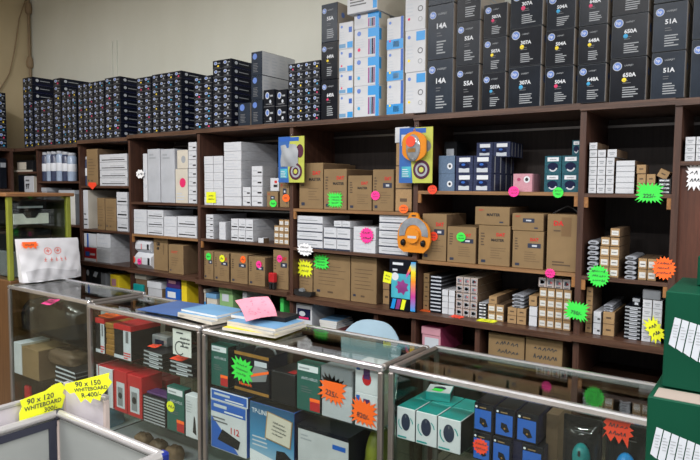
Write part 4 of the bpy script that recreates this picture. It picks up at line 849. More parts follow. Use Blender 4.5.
# ================================================================== hanging packs
def disc_card(label, x0, x1, y0, y1, Y, pouch):
    a = AY(x0, y1, Y); b = AY(x1, y1, Y); t = AY((x0+x1)/2, y0, Y); bt = AY((x0+x1)/2, y1, Y); w_ = b.x-a.x; h_ = t.z-bt.z
    o = empty('disc_card', ((a.x+b.x)/2, Y, bt.z), label, 'card', 'hanging disc cleaner cards')
    MB().box(-w_/2, w_/2, 0, .004, 0, h_, 'lime_card').build('backing_card', o)
    MB().poly('F', 0, [(-w_/2, 0), (-w_*.08, 0), (-w_*.16, h_*.55), (-w_*.02, h_), (-w_/2, h_)], 'card_blue', .0008).build('blue_panel', o)
    q = MB().disc('F', 0, w_*.18, h_*.24, w_*.25, w_*.25, 'cd_purple', 24, .0015).ring('F', 0, w_*.18, h_*.24, w_*.12, w_*.18, 'print_grey', 20, .002).disc('F', 0, w_*.18, h_*.24, w_*.07, w_*.07, 'lime_card', 14, .0025).build('disc_picture', o); q['kind'] = 'stuff'
    q = MB().rect('F', 0, -w_*.42, h_*.1, -w_*.14, h_*.3, 'tint_a', .0012).lines('F', 0, -w_*.4, h_*.12, -w_*.16, h_*.28, 4, 'print_white', .3, 3, .0016).rect('F', 0, -w_*.46, h_*.9, w_*.3, h_*.985, 'royal_print', .0012).build('lettering', o); q['kind'] = 'stuff'
    if pouch:
        n = 6
        def fn(i, j): return (-w_*.4+i*w_*.68, -.002-.016*math.sin(math.pi*i)*math.sin(math.pi*min(1, j*1.1+.02))-.003*math.sin(11*i+7*j), h_*.35+j*h_*.46+(.008*math.sin(math.pi*i) if j > .9 else 0))
        MB().grid(fn, 10, 10, 'print_grey').build('pouch', o)
        MB().disc('F', 0, w_*.34, h_*.68, w_*.14, w_*.2, 'cd_purple', 18, .0015).build('second_disc', o)
    else:
        MB().disc('F', 0, w_*.3, h_*.66, w_*.16, w_*.16, 'clear_grey', 18, .0015).build('second_disc', o); MB().rect('F', 0, -w_*.44, h_*.68, -w_*.2, h_*.88, 'print_pale', .0012).rect('F', 0, -w_*.42, h_*.68, -w_*.22, h_*.76, 'print_black', .0016).build('logo_panel', o)
    MB().tube([(0, .002, h_-.004), (0, .002, h_+.012), (0, .016, h_+.018)], .002, 6, 'steel').build('hook', o)
    return o
disc_card('blue and lime disc card with a white pouch, hung on the fifth upright', 278.5, 304, 136.5, 182.5, D-.03, True)
disc_card('blue and lime disc card behind the orange mouse pack', 399, 432, 127.5, 183, D-.03, False)
def blister(label, x0, x1, y0, y1, Y, kind):
    a = AY(x0, y1, Y); b = AY(x1, y1, Y); t = AY((x0+x1)/2, y0, Y); bt = AY((x0+x1)/2, y1, Y); w_ = b.x-a.x; h_ = t.z-bt.z
    o = empty('blister_pack', ((a.x+b.x)/2, Y, bt.z), label, 'package', 'orange hanging packs'); N = 28
    if kind == 'oval':
        pts = [(w_/2*max(-1, min(1, 1.15*math.cos(2*math.pi*k/N))), h_*.47+h_*.47*math.sin(2*math.pi*k/N)) for k in range(N)]
        MB().prism(pts, 0, .012, 'orange_plastic').build('shell', o)
        MB().lathe([(w_*.34, 0), (w_*.33, .004), (w_*.26, .010), (w_*.12, .013), (.001, .014)], 18, 'clear_grey', Matrix.Translation((-w_*.03, 0, h_*.42)) @ Matrix.Diagonal((.9, 1, 1.5, 1)) @ Matrix.Rotation(math.pi/2, 4, 'X')).build('mouse', o)
        MB().rect('F', -.015, -w_*.2, h_*.28, w_*.12, h_*.4, 'gold_card').build('label', o)
        MB().cyl((w_*-.08, -.0155, h_*.62), (w_*-.08, -.0175, h_*.62), w_*.2, 18, 'f_redor').build('price_sticker', o)
        MB().tube([(-.006, .004, h_*.93), (0, .004, h_*1.03), (.006, .004, h_*.93)], .003, 6, 'orange_plastic').build('hanger', o)
    else:
        pts = [(-.12, .97), (-.06, 1.0), (.06, 1.0), (.12, .97), (.16, .86), (.38, .72), (.46, .6), (.5, .3), (.44, .12), (.3, .0), (-.3, .0), (-.46, .1), (-.5, .3), (-.48, .52), (-.4, .7), (-.18, .86)]
        MB().prism([(p*w_, q*h_) for p, q in pts][::-1], 0, .014, 'orange_plastic').build('shell', o)
        hb_ = MB().ring('F', 0, 0, h_*.46, w_*.25, w_*.44, 'clear_grey', 20, .004, -.15, math.pi+.15).build('headband', o)
        for s in (-1, 1): MB().lathe([(.001, .02), (.012, .018), (.016, 0)], 12, 'dark_plastic', Matrix.Translation((s*w_*.3, 0, h_*.24)) @ Matrix.Diagonal((.9, 1, 1.3, 1)) @ Matrix.Rotation(math.pi/2, 4, 'X')).build('ear_cup', hb_)
        MB().cyl((0, -.002, h_*.42), (0, -.018, h_*.42), w_*.2, 22, 'orange_plastic').build('label_disc', o)
        q = MB().rect('F', -.018, -w_*.13, h_*.36, w_*.13, h_*.42, 'print_pale').build('lettering', o)
        MB().box(-w_*.06, w_*.06, -.001, 0, h_*.9, h_*.94, 'rubber').build('hang_slot', o)
blister('orange oval pack with a silver mouse, hung on the sixth upright', 402, 425.5, 129.5, 161, D-.062, 'oval')
blister('orange pear-shaped headset pack hung below the disc card', 397, 430, 212.5, 252.5, D-.03, 'pear')
# photo paper packet
def photo_packet():
    Y = D-.018; a = AY(389, 309, Y); b = AY(416, 309, Y); h_ = AY(402, 260.5, Y).z-ZZ[5]; w_ = b.x-a.x
    o = empty('photo_paper_packet', ((a.x+b.x)/2, Y, ZZ[6]+.001), 'black photo paper packet with a purple flower and rainbow stripe', 'packet'); o.rotation_euler = (0, 0, 0)
    MB().box(-w_/2, w_/2, 0, .012, 0, h_, 'black_card').build('sleeve', o)
    MB().rect('F', 0, -w_*.42, h_*.24, w_*.28, h_*.72, 'tint_a').build('picture', o)
    f = MB()
    for k in range(7):
        t = .5+k*.9; c = (-w_*.02, h_*.46); L = w_*.26; d = Vector((math.cos(t), math.sin(t))); n = Vector((-d.y, d.x))
        f.poly('F', 0, [(c[0], c[1]), tuple(Vector(c)+d*L*.6+n*L*.3), tuple(Vector(c)+d*L), tuple(Vector(c)+d*L*.6-n*L*.3)], 'plum', .0012+.0001*k)
    q = f.build('flower', o); q['kind'] = 'stuff'
    MB().box(w_*.3, w_*.47, -.0012, -.0004, .004, h_*.97, 'rainbow_print').build('rainbow_stripe', o)
    MB().poly('F', 0, [(w_*.12, h_*.62), (w_*.3, h_*.8), (w_*.3, h_*.94), (w_*.12, h_*.7)], 'rainbow_print', .0012).build('numeral_flag', o)
    q = MB().lines('F', 0, -w_*.38, h_*.89, w_*.26, h_*.95, 1, 'print_white', .8).lines('F', 0, -w_*.38, h_*.77, -w_*.08, h_*.83, 1, 'print_pale', .7).build('lettering', o); q['kind'] = 'stuff'
    MB().disc('F', 0, -w_*.28, h_*.66, w_*.13, w_*.13, 'print_white', 16, .0014).build('badge', o)
    for i, c_ in enumerate(('blue_print', 'plum', 'f_yellow')): MB().poly('F', 0, [(w_*(-.44+.18*i), h_*.02), (w_*(-.3+.18*i), h_*.02), (w_*(-.22+.18*i), h_*.22), (w_*(-.36+.18*i), h_*.22)], c_, .0012).build('colour_strip', o)
photo_packet()
ptag('yellow paper tag on the left edge of the photo paper packet', 387.5, 277.5, D-.021, 8, 11, 'note', 'f_yellow', lines=2, roll=.15)

# ================================================================== small things on the shelves
def bottle(x, y0, y1, sh, dx, mat, lab, cat='bottle', Y=D+.06):
    z = zs(sh); zt = AY(x, y0, Y).z; h_ = zt-z; c = AY(x, y1, Y).x; r = (AY(x+dx, y1, Y).x-AY(x-dx, y1, Y).x)/2
    c = max(c, UX[int(sh[0])]+TU+r*1.02+.003)
    o = empty('toner_bottle', (c, Y, z+.0005), lab, cat, 'toner bottles on the shelf')
    MB().lathe([(r*.94, 0), (r, .006), (r, h_*.84), (r*.8, h_*.9)], 16, mat).build('body', o); MB().lathe([(r*.82, h_*.9), (r*.85, h_*.905), (r*.85, h_*.985), (r*.78, h_)], 16, 'grey_white').build('cap', o)
    MB().lathe([(r*1.004, h_*.34), (r*1.012, h_*.345), (r*1.012, h_*.6), (r*1.004, h_*.605)], 16, 'print_white').build('label', o)
for i, (x, y0, dx, mt) in enumerate(((44.4, 152.5, 2.1, 'tube_body'), (51.2, 151.5, 2.1, 'tube_pale'), (56.2, 151.5, 2.6, 'tube_body'), (61.8, 151, 2.6, 'tube_pale'), (67.2, 152, 2.5, 'tube_body'), (72.6, 153, 2.5, 'tube_pale'))):
    bottle(x, y0, 181, '1a', dx, mt, f'{"dark blue" if mt == "tube_body" else "pale"} toner bottle with white label, {ordl(i, 6)} of six')
bottle(84, 157, 186, '2a', 1.9, 'tube_body', 'dark toner bottle standing left of the upright brown box')
for lab, x0, x1, yt, mats in (('pale grey box on the shelf behind the green cabinet top', 39, 47.5, 188, ('grey_white', 'grey_plastic', 'grey_white')), ('light box standing right of the grey box behind the green cabinet', 60, 75.5, 190.5, ('light_plastic', 'grey_plastic', 'light_plastic'))):
    pbox('1b', x0, x1, yt, 'storage_box', lab, 'box', .25, mats, lambda w_, d, h_: {'lid': MB().box(-w_*.52, w_*.52, -.004, d*1.0, h_*.9, h_*1.01, 'grey_white')}, dy=.03)
# wrapped paper packs with black ends (bay 3, lower)
def wrap(label, x0, x1, y0, y1, Y, zb=None):
    z0 = ZZ[3] if zb is None else zb; zt = AY((x0+x1)/2, y0, Y).z; xa = max(XB(x0, z0, Y), UX[3]+TU+.003); xb = XB(x1, z0, Y); h_ = zt-z0; L = xb-xa; c = h_*.28
    o = empty('paper_pack', ((xa+xb)/2, Y, z0+.0008), label, 'package', 'wrapped white paper packs')
    prof = [(c, 0), (.2-c, 0), (.2, c), (.2, h_-c), (.2-c, h_-.002), (c, h_-.002), (0, h_-c), (0, c)]
    m = MB(); n = 8; v = [(-L/2, a, b) for a, b in prof]+[(L/2, a, b) for a, b in prof]
    m.add(v, [(k, (k+1) % n, n+(k+1) % n, n+k) for k in range(n)]+[tuple(range(n))[::-1], tuple(range(n, 2*n))], 'white_card'); m.build('wrapper', o)
    MB().box(L*.3, L*.42, -.001, .0, c, h_-c, 'print_black').build('end_label', o); MB().box(-L*.1, -L*.06, -.001, 0, c, h_-c, 'red_print').build('red_stripe', o); return zt
zt = wrap('white wrapped paper pack, lower of two, with two price dots', 133, 151, 253, 267, D+.02)
wrap('white wrapped paper pack, upper of two, beside the brown cartons', 133.2, 150, 240.5, 253, D+.03, zt)
ptag('small orange price dot on the lower wrapped paper pack', 133.2, 259.5, D+.015, 4, 7, 'dot', 'f_redor', lines=1, n=9)
ptag('small pink price dot on the lower wrapped paper pack', 139, 261.5, D+.015, 3.6, 6.5, 'dot', 'f_pink', lines=1, n=9)
# red hand punch, black tape tray
c = AY(271.3, 289, D-.015)
o = empty('hole_punch', (c.x, D-.012, ZZ[4]+.001), 'small red and black desk stamp standing on the shelf edge', 'stamp')
MB().cbox(-.026, .026, -.008, .03, .046, .112, .006, 'red_card').build('grip', o); MB().cbox(-.022, -.006, -.004, .026, 0, .048, .003, 'rubber').build('leg', o); MB().cbox(.006, .022, -.004, .026, 0, .048, .003, 'rubber').build('leg', o); MB().cbox(-.024, .024, -.006, .028, .036, .048, .003, 'rubber').build('collar', o)
c = AY(303, 296, D+.01)
o = empty('tape_dispenser', (c.x, D+.0, ZZ[5]+.001), 'black boat-shaped tape dispenser in front of the yellow-tagged carton', 'dispenser')
MB().prism([(-.07, .012), (-.05, .002), (.05, .0), (.075, .008), (.078, .034), (.06, .03), (.02, .026), (-.03, .03), (-.066, .042)], 0, .045, 'rubber').build('body', o); MB().cyl((-.02, .01, .032), (-.02, .035, .032), .018, 14, 'grey_plastic').build('tape_roll', o)

# ================================================================== compartments below the main shelf
def low(label, x0, x1, yt, mats, bay, name='storage_box', d=.25, prints=None, dy=.03, zb=None, yb=None, cat='box'): return pbox(f'{bay}L', x0, x1, yt, name, label, cat, d, mats, prints, None, 0, dy, yb)
lid = lambda mt, fr=.25: (lambda w_, d, h_: {'lid': MB().box(-w_*.51, w_*.51, -.005, d+.003, h_*(1-fr), h_*1.01, mt)})
wl = lambda mt: (lambda w_, d, h_: {'label': MB().rect('F', 0, -w_*.35, h_*.45, w_*.2, h_*.8, mt)})
low('black packet with a white oval under the long shelf', 84, 90.5, 268, ('dark_plastic',)*3, 2, prints=lambda w_, d, h_: {'label': MB().disc('F', 0, 0, h_*.8, w_*.3, h_*.14, 'print_pale', 12)})
low('black box with a tilted white label under the long shelf', 91.5, 100, 270, ('dark_plastic',)*3, 2, prints=lambda w_, d, h_: {'label': MB().poly('F', 0, [(-w_*.3, h_*.7), (w_*.1, h_*.66), (w_*.35, h_*.9), (-w_*.05, h_*.94)], 'print_pale')})
low('grey upright packet left of the yellow box', 101, 106, 273, ('grey_plastic',)*3, 2)
low('yellow box with a pale label under the long shelf', 110.5, 119, 275, ('yellow_card',)*3, 2, prints=wl('pink_card'))
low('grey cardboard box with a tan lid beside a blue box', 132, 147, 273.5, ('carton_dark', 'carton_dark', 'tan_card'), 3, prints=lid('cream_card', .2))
low('teal round-cornered case under the long shelf', 128.9, 143, 284, ('teal_print',)*3, 3, d=.02, dy=.005)
low('white and brown box left of the purple box', 148, 162, 282, ('white_side', 'carton', 'white_card'), 3, prints=lid('white_card', .3))
low('bright blue box with a white label, under the purple box', 165.5, 180.5, 288.5, ('royal_print',)*3, 3, prints=wl('print_white'))
low('dark purple box on the bright blue box', 166.5, 180, 278.5, ('purple_card',)*3, 3, prints=wl('pink_card'), yb=288.3)
low('slim yellow upright box right of the blue box', 181.5, 187, 280, ('yellow_card',)*3, 3)
low('cream box with a blue base left of the white tub', 193, 206, 288.5, ('cream_card', 'maroon', 'cream_card'), 4, prints=lambda w_, d, h_: {'lid': MB().box(-w_*.51, w_*.51, -.005, d+.003, h_*.85, h_*1.01, 'cream_card'), 'blue_base': MB().rect('F', 0, -w_*.5, 0, w_*.5, h_*.45, 'blue_print')})
low('white tub with a pale blue lid', 206.5, 217, 294, ('cream_card',)*3, 4, prints=lid('sky_card', .22))
low('sage green box with a lid and white label', 219.5, 233, 287.5, ('sage_card', 'sage_card', 'sage_card'), 4, prints=lambda w_, d, h_: {'lid': MB().box(-w_*.51, w_*.51, -.005, d+.003, h_*.82, h_*1.01, 'sage_card'), 'label': MB().rect('F', 0, -w_*.3, h_*.5, w_*.2, h_*.76, 'print_pale')})
low('narrow white upright box right of the green box', 242.5, 247, 292, ('white_card',)*3, 4)
low('white printer box with a navy picture panel', 294, 312, 304, ('white_card', 'grey_white', 'white_card'), 5, prints=lambda w_, d, h_: {'picture': MB().rect('F', 0, -w_*.42, h_*.4, w_*.42, h_*.82, 'navy_card').disc('F', 0, -w_*.1, h_*.62, w_*.2, h_*.1, 'print_pale', 14, .0014).rect('F', 0, -w_*.3, h_*.42, w_*.3, h_*.5, 'dot_magenta', .0014)})
for k in range(4):
    z = .84+k*.012; p = AY(329, 320, D+.05)
    ubox('magazine', 'magazine', p.x, D+.04, z, .13, .2, .0115, f'loose magazine, {("lowest","second","third","topmost")[k]} of the pile beside the printer box', 'magazine', 'magazines under the long shelf', rnd(-.12, .12))
low('maroon box holding up the loose magazines', 319, 341, 329, ('maroon',)*3, 5, d=.28)
for o in bpy.data.objects:
    if o.get('label', '').startswith('loose magazine'): o.location.z += AY(330, 328.9, D+.03).z+.001-.84
low('pink shoebox with a white label and dark pink lid', 421.5, 440.5, 327.5, ('pink_card', 'pink_dark', 'pink_dark'), 6, prints=lambda w_, d, h_: {'lid': MB().box(-w_*.51, w_*.51, -.005, d+.003, h_*.72, h_*1.01, 'pink_card', 'pink_dark', 'pink_dark'), 'label': MB().rect('F', 0, -w_*.35, h_*.1, w_*.4, h_*.6, 'print_pale')}, d=.3)
low('brown carton with black handwriting under the long shelf', 487.5, 524, 334.5, CT, 6, prints=ct_print('pen', 4), d=.25); low('brown carton with faint handwriting, right of the other one', 524.5, 562, 339, CT, 6, prints=ct_print('pen', 9), d=.25)
low('green plastic bag bundle under the printer box shelf', 280, 283.8, 298, ('green_print',)*3, 4, d=.1)

# ================================================================== office chair behind the counter
ch = empty('chair', (-1.775, 2.6, 0), 'pale blue plastic chair with a rounded back behind the counter', 'chair')
def back(i, j):
    u = i*2-1; hw = .195*(1-.12*(1-j)); top = .93-.11*abs(u)**3.2
    return (u*hw, .10-.05*(1-u*u)*-1+.02*j-.02, .56+j*(top-.56))
m = MB(); m.grid(back, 14, 8, 'chair_blue'); m.grid(lambda i, j: tuple(Vector(back(1-i, j))+Vector((0, .008, 0))), 14, 8, 'chair_blue'); m.build('backrest', ch)
m = MB(); seat = [(.2*math.copysign(abs(math.cos(t))**.6, math.cos(t)), -.05+.18*math.copysign(abs(math.sin(t))**.6, math.sin(t))) for t in [2*math.pi*k/24 for k in range(24)]]
m.add([(a, b, .43) for a, b in seat]+[(a, b, .455) for a, b in seat], [tuple(range(24))[::-1], tuple(range(24, 48))]+[(k, (k+1) % 24, 24+(k+1) % 24, 24+k) for k in range(24)], 'chair_blue'); m.build('seat', ch)
for sx in (-1, 1):
    MB().tube([(sx*.17, -.18, 0), (sx*.16, -.16, .43)], .012, 8, 'steel').build('leg', ch); MB().tube([(sx*.17, .12, 0), (sx*.16, .10, .43)], .012, 8, 'steel').build('leg', ch)
    MB().tube([(sx*.13, .08, .43), (sx*.13, .16, .52), (sx*.13, .17, .66)], .01, 8, 'steel').build('back_stay', ch)

# ================================================================== green cartons, right foreground
def gcarton(label, X0, X1, Y0, d, z0, z1, fan=True):
    def pr(w_, d_, h_):
        out = {'stripes': MB()}
        if fan:
            for k in range(7):
                u = -w_/2+.010+.0150*k; t = h_*.74-.0035*k
                out['stripes'].poly('F', 0, [(u, t-.062-.004*k), (u+.0125, t-.070-.004*k), (u+.023, t-.003), (u+.010, t)], 'print_pale', .0008+.0001*k)
                out['stripes'].lines('F', 0, u+.008, t-.045, u+.018, t-.012, 5, 'print_grey', .25, k, .0016)
        return out
    return bigbox('green_carton', label, 'box', X0, X1, z0, z1, Y0, d, ('box_green', 'box_green', 'box_green'), pr, 'green cartons stacked in front of the counter')
H_ = .24
gz = [0, .24, .48, .72, .962, 1.207]
for k in range(5):
    o = gcarton(f'green carton with white slanted stripes, {("lowest","second","third","fourth","fifth")[k]} of the stack in front of the counter', -.212, .19, 1.42+(.0 if k == 4 else rnd(0, .01)), .36, gz[k], gz[k+1])
MB().box(-.19, .18, .006, .075, 0, .0012, 'green_flap').build('flap', o, (0, 0, .2445))
gcarton('upper green carton with white slanted stripes and a bare top', -.196, .2, 1.5, .27, 1.2095, 1.428)
gcarton('small green carton behind, highest at the right picture edge', -.148, .2, 1.62, .14, 1.4285, 1.50, False)
# ================================================================== things inside the display cases
CF = YC+.032
CX = [(-4.28, -3.297), (-3.284, -2.302), (-2.286, -1.236), (-1.212, -.10)]
def cl(x): return min(((a+.03, b-.03) for a, b in CX), key=lambda t: abs(x-(t[0]+t[1])/2))
def cb(x0, x1, yt, z0, name, label, d, mats, prints=None, Y=CF, cat='box', group=None, rz=0, z1=None):
    xm = (x0+x1)/2; z1 = z1 or AY(xm, yt, Y).z
    lo, hi = cl(XB(xm, z0, Y)); d = min(d, YB-.03-Y)
    z1 = min(z1, S1-.012) if z0 < S1-.1 else min(z1, .925)
    return bigbox(name, label, cat, max(lo, XB(x0, z0, Y)+.001), min(hi, XB(x1, z0, Y)-.001), z0+.001, z1, Y, d, mats, prints, group, rz)
# --- first case
def lump(name, label, cat, x0, x1, yt, z0, Y, d, mat, seed):
    R = random.Random(seed); lo, hi = cl(XB((x0+x1)/2, z0, Y)); xa = max(lo+.01, XB(x0, z0, Y)); xb = min(hi-.01, XB(x1, z0, Y)); h_ = AY((x0+x1)/2, yt, Y).z-z0; w_ = xb-xa; nu, nv = 20, 10
    ph = [R.uniform(0, 6) for _ in range(6)]
    def fn(i, j):
        a = 2*math.pi*i; q = math.sin(math.pi*(j*.5+.5)) if j > .55 else 1; sh = 1 if j < .6 else (1-((j-.6)/.4)**2.2*.45)
        e = .5; cx = math.copysign(abs(math.cos(a))**e, math.cos(a)); cy = math.copysign(abs(math.sin(a))**e, math.sin(a))
        wr = 1+.05*math.sin(5*a+ph[0]+9*j)+.035*math.sin(11*a+ph[1]-14*j)
        return (w_/2*cx*sh*wr*.95, d/2+d/2*cy*sh*wr*.95, h_*min(1, j*1.0)+.006*math.sin(7*a+ph[2])*j)
    m = MB(); m.grid(fn, nu, nv, mat); top = [fn(k/nu, 1) for k in range(nu)]; m.add(top, [tuple(range(nu))], mat); bt = [fn(k/nu, 0) for k in range(nu)]; m.add(bt[::-1], [tuple(range(nu))], mat)
    o = m.build(name, None, ((xa+xb)/2, Y, z0+.001)); return tag(o, label, cat)
lump('wrapped_printer', 'black printer wrapped in clear plastic with a pink paper on top', 'printer', 31, 72, 301, S1, CF+.03, .24, 'black_wrap', 3)
lump('wrapped_bag', 'dark plastic wrapped bundle left of the wrapped printer', 'bundle', 12, 30, 301, S1, CF+.03, .22, 'black_wrap', 8)
flat_tag('pink paper on the wrapped black printer', 51, 301.5, .905, .11, .08, 'f_pink', 'flag', 0, -1.2)
p = AZ(74, 333, S1+.004); tag(MB().poly('T', 0, [(-.12, -.06), (.09, -.09), (.13, .06), (-.02, .09)], 'paper').build('paper_sheet', None, (p.x-.03, p.y+.03, S1+.002)), 'white paper sheet lying on the glass shelf beside the wrapped printer', 'paper')
cb(14, 22, 343, S2, 'ink_box', 'white box left of the tan box in the first glass case', .2, WH); cb(22.6, 39, 349, S2, 'carton', 'tan box in the middle of the first glass case', .22, CT)
for k in range(5):
    p = AY(64, 380, CF); ubox('flat_box', 'slate', p.x, CF+.01, S2+.001+k*.028,   .24, .22, .027, f'flat dark box, {("lowest","second","third","fourth","topmost")[k]} of the pile in the first glass case', 'box', 'flat dark boxes in the first case', rnd(-.05, .05))
lump('fabric_bundle', 'grey brown bundle on the flat dark boxes in the first case', 'bundle', 44, 70, 352, S2+.142, CF+.03, .16, 'carton_print', 5)
p = AY(25, 392, CF+.05); tag(MB().cbox(-.03, .03, 0, .03, 0, .12, .008, 'red_card').build('red_bottle_box', None, (-4.2, CF+.05, .1455)), 'red box on the floor of the first glass case', 'box')
# --- second case
def rbw(kind):
    def f(w_, d, h_):
        out = {'red_band': MB().box(-w_*.505, w_*.505, -.0014, d*1.0, h_*.86, h_*1.004, 'red_card'), 'panel': MB().rect('F', 0, w_*.06, h_*.0, w_*.5, h_*.86, 'print_pale').rect('F', 0, -w_*.5, 0, w_*.06, h_*.1, 'print_pale'), 'lettering': MB().rect('F', 0, w_*.2, h_*.5, w_*.36, h_*.84, 'print_line', .0014).lines('F', 0, w_*.08, h_*.03, w_*.48, h_*.25, 3, 'red_print', .5, 2, .0016)}
        return out
    return f
RB = ('dark_plastic', 'dark_plastic', 'red_card')
bigbox('drive_box', 'black, white and red box at the left end of the second case', 'box', -3.254, -3.165, S1+.001, S1+.205, CF, .2, RB, rbw(0))
bigbox('drive_box', 'black, white and red box right of the gold stack', 'box', -3.07, -2.91, S1+.001, S1+.195, CF, .2, RB, rbw(1))
xa = -3.158; xb = -3.078
for k in range(6): tag(MB().cbox(-(xb-xa)/2, (xb-xa)/2, 0, .16, 0, .031, .004, 'gold_card').build('gold_packet', None, ((xa+xb)/2, CF+rnd(0, .006), S1+.001+k*.0315)), f'brown gold packet, {ORD[k+1]} up in the stack between two red-topped boxes', 'packet', 'brown gold packets')
cb(101, 124, 312, S1, 'drive_box', 'white box with an orange tag on it, behind the gold stack', .1, ('grey_white', 'grey_white', 'white_card'), lambda w_, d, h_: {'panel': MB().rect('F', 0, w_*.1, h_*.6, w_*.4, h_, 'red_card')}, Y=CF+.22)
cb(134, 152, 321, S1, 'drive_box', 'white box behind the red-topped boxes', .1, WH, Y=CF+.22)
flat_tag('orange paper on the white box at the back of the second case', 110, 315, .905, .13, .07, 'f_orange', 'flag', 0, -1.4)
cb(152, 167, 336, S1+.088, 'clear_box', 'clear grey plastic box on the flat drives', .1, ('clear_grey',)*3, lambda w_, d, h_: {'insert': MB().rect('F', 0, -w_*.3, h_*.1, w_*.3, h_*.6, 'navy_card')}, Y=CF+.10)
for k in range(4):
    p = AY(153, 362, CF); ubox('disc_drive', 'flat_dark', p.x, CF+.0, S1+.001+k*.022, .17, .24, .021, f'flat dark disc drive, {("lowest","second","third","topmost")[k]} of the left pile', 'disc drive', 'disc drives in the second case', rnd(-.08, .08))
for k in range(3):
    p = AY(181, 370, CF); ubox('disc_drive', 'flat_dark', p.x, CF+.0, S1+.001+k*.024, .17, .24, .023, f'flat dark disc drive, {("lowest","second","topmost")[k]} of the right pile', 'disc drive', 'disc drives in the second case', rnd(-.08, .08))
flat_tag('orange tag lying on the left pile of disc drives', 155, 345.5, S1+.1, .07, .05, 'f_redor', 'flag', 0, -1.4); flat_tag('red-orange tag lying on the right pile of disc drives', 181, 357.5, S1+.08, .1, .07, 'f_redor', 'flag', 0, -1.4)
def win(w_, d, h_): return {'picture': MB().rect('F', 0, -w_*.3, h_*.1, w_*.35, h_*.72, 'print_pale').rect('F', 0, -w_*.2, h_*.15, w_*.2, h_*.6, 'grey_plastic', .0014).disc('F', 0, 0, h_*.4, w_*.16, w_*.16, 'print_black', 12, .0018)}
for x0, x1, yt, mts, lb in ((92, 99, 364, ('white_card', 'red_card', 'red_card'), 'white picture box with red top, left end of middle shelf'), (99.5, 113, 368, ('white_card', 'red_card', 'red_card'), 'white picture box with red top, second on the middle shelf'), (114.5, 127, 371, ('red_card',)*3, 'red box with a pale window, left one'), (127.7, 142, 376, ('red_card',)*3, 'red box with a pale window, right one')):
    cb(x0, x1, yt, S2, 'headset_box', lb+' of second case', .14, mts, win)
for i, (x0, x1, yt) in enumerate(((150, 158, 377), (158.6, 167, 380))): cb(x0, x1, yt, S2, 'headset_box', f'red box standing behind the disc cases, {("left","right")[i]} one', .1, ('red_card',)*3, win, Y=CF+.17)
for k in range(9):
    xa = XB(143, S2, CF); xb = XB(166, S2, CF); ubox('disc_case', 'dvd', (xa+xb)/2, CF, S2+.001+k*.0165, xb-xa-.004, .14, .0155, f'black disc case, {ORD[k+1]} up in the pile below the disc drives', 'disc case', 'black disc cases', rnd(-.015, .015))
tag(MB().cbox(-.09, .09, 0, .07, 0, .012, .003, 'purple_card').build('pencil_box', None, (XB(154, S2, CF), CF+.02, S2+.151)), 'purple and yellow flat box on the black disc cases', 'box')
GRN = ('dkgreen_card', 'black_card', 'dkgreen_card')
def av(title=True):
    def f(w_, d, h_):
        return {'header': MB().rect('F', 0, -w_*.44, h_*.84, w_*.42, h_*.97, 'print_white'), 'lettering': MB().lines('F', 0, -w_*.38, h_*.88, w_*.34, h_*.94, 1, 'print_grey', .6, 1, .0014).text('F', 0, 'ANTI-VIRUS', -w_*.3, h_*.66, h_*.06, 'print_pale', wmax=w_*.7).lines('F', 0, -w_*.3, h_*.4, w_*.2, h_*.55, 3, 'print_line', .3), 'red_corner': MB().rect('F', 0, w_*.08, h_*.04, w_*.5, h_*.3, 'red_card').rect('F', 0, w_*.08, h_*.23, w_*.5, h_*.3, 'f_orange', .0014)}
    return f
cb(167, 184.5, 388, S2, 'software_box', 'dark green software box with a yellow dot, middle shelf of second case', .05, GRN, av()); ptag('small yellow round dot on the dark green software box', 170.5, 406.5, CF-.002, 8, 11, 'dot', 'f_yellow', lines=1)
cb(185.5, 198, 396, S2, 'software_box', 'white booklet with a dark figure, beside the dark green box', .05, WH, lambda w_, d, h_: {'picture': MB().poly('F', 0, [(w_*.1, h_*.15), (w_*.4, h_*.1), (w_*.3, h_*.5), (w_*.2, h_*.55)], 'print_black').lines('F', 0, -w_*.4, h_*.6, w_*.1, h_*.9, 5, 'print_grey', .3)})
lump('blue_bag', 'blue and white plastic bag on the floor of the second case', 'bag', 93, 113, 411, .145, CF+.1, .16, 'sky_card', 12)
for i, (x, y, mt) in enumerate(((138, 442, 'carton_dark'), (153, 449, 'carton_print'), (169, 455, 'carton_dark'))): lump('coin_bag', f'small clear bag of brown beads, {("left","middle","right")[i]} one on the case floor', 'bag', x-6, x+6, y-6, .145, CF+.06, .08, mt, 20+i)
# paper sign on the glass of the second case
p0 = AY(173, 356, YC+.018); p1 = AY(191, 327, YC+.018); w_ = p1.x-p0.x; h_ = AY(182, 329, YC+.018).z-AY(182, 355, YC+.018).z
o = tag(MB().box(-w_/2, w_/2, 0, .001, 0, h_, 'paper').build('notice', None, ((p0.x+p1.x)/2, YC+.018, AY(182, 356, YC+.018).z)), 'white notice with a hand drawn circle taped inside the glass', 'sign')
q = MB().lines('F', 0, -w_*.3, h_*.84, w_*.3, h_*.92, 1, 'ink', .7).scrib('F', 0, -w_*.1, h_*.3, w_*.42, h_*.75, 3, 'ink', .004, seed=3).ring('F', 0, -w_*.12, h_*.28, w_*.22, w_*.26, 'ink', 18, .0012, .5, 5.6).build('handwriting', o); q['kind'] = 'stuff'
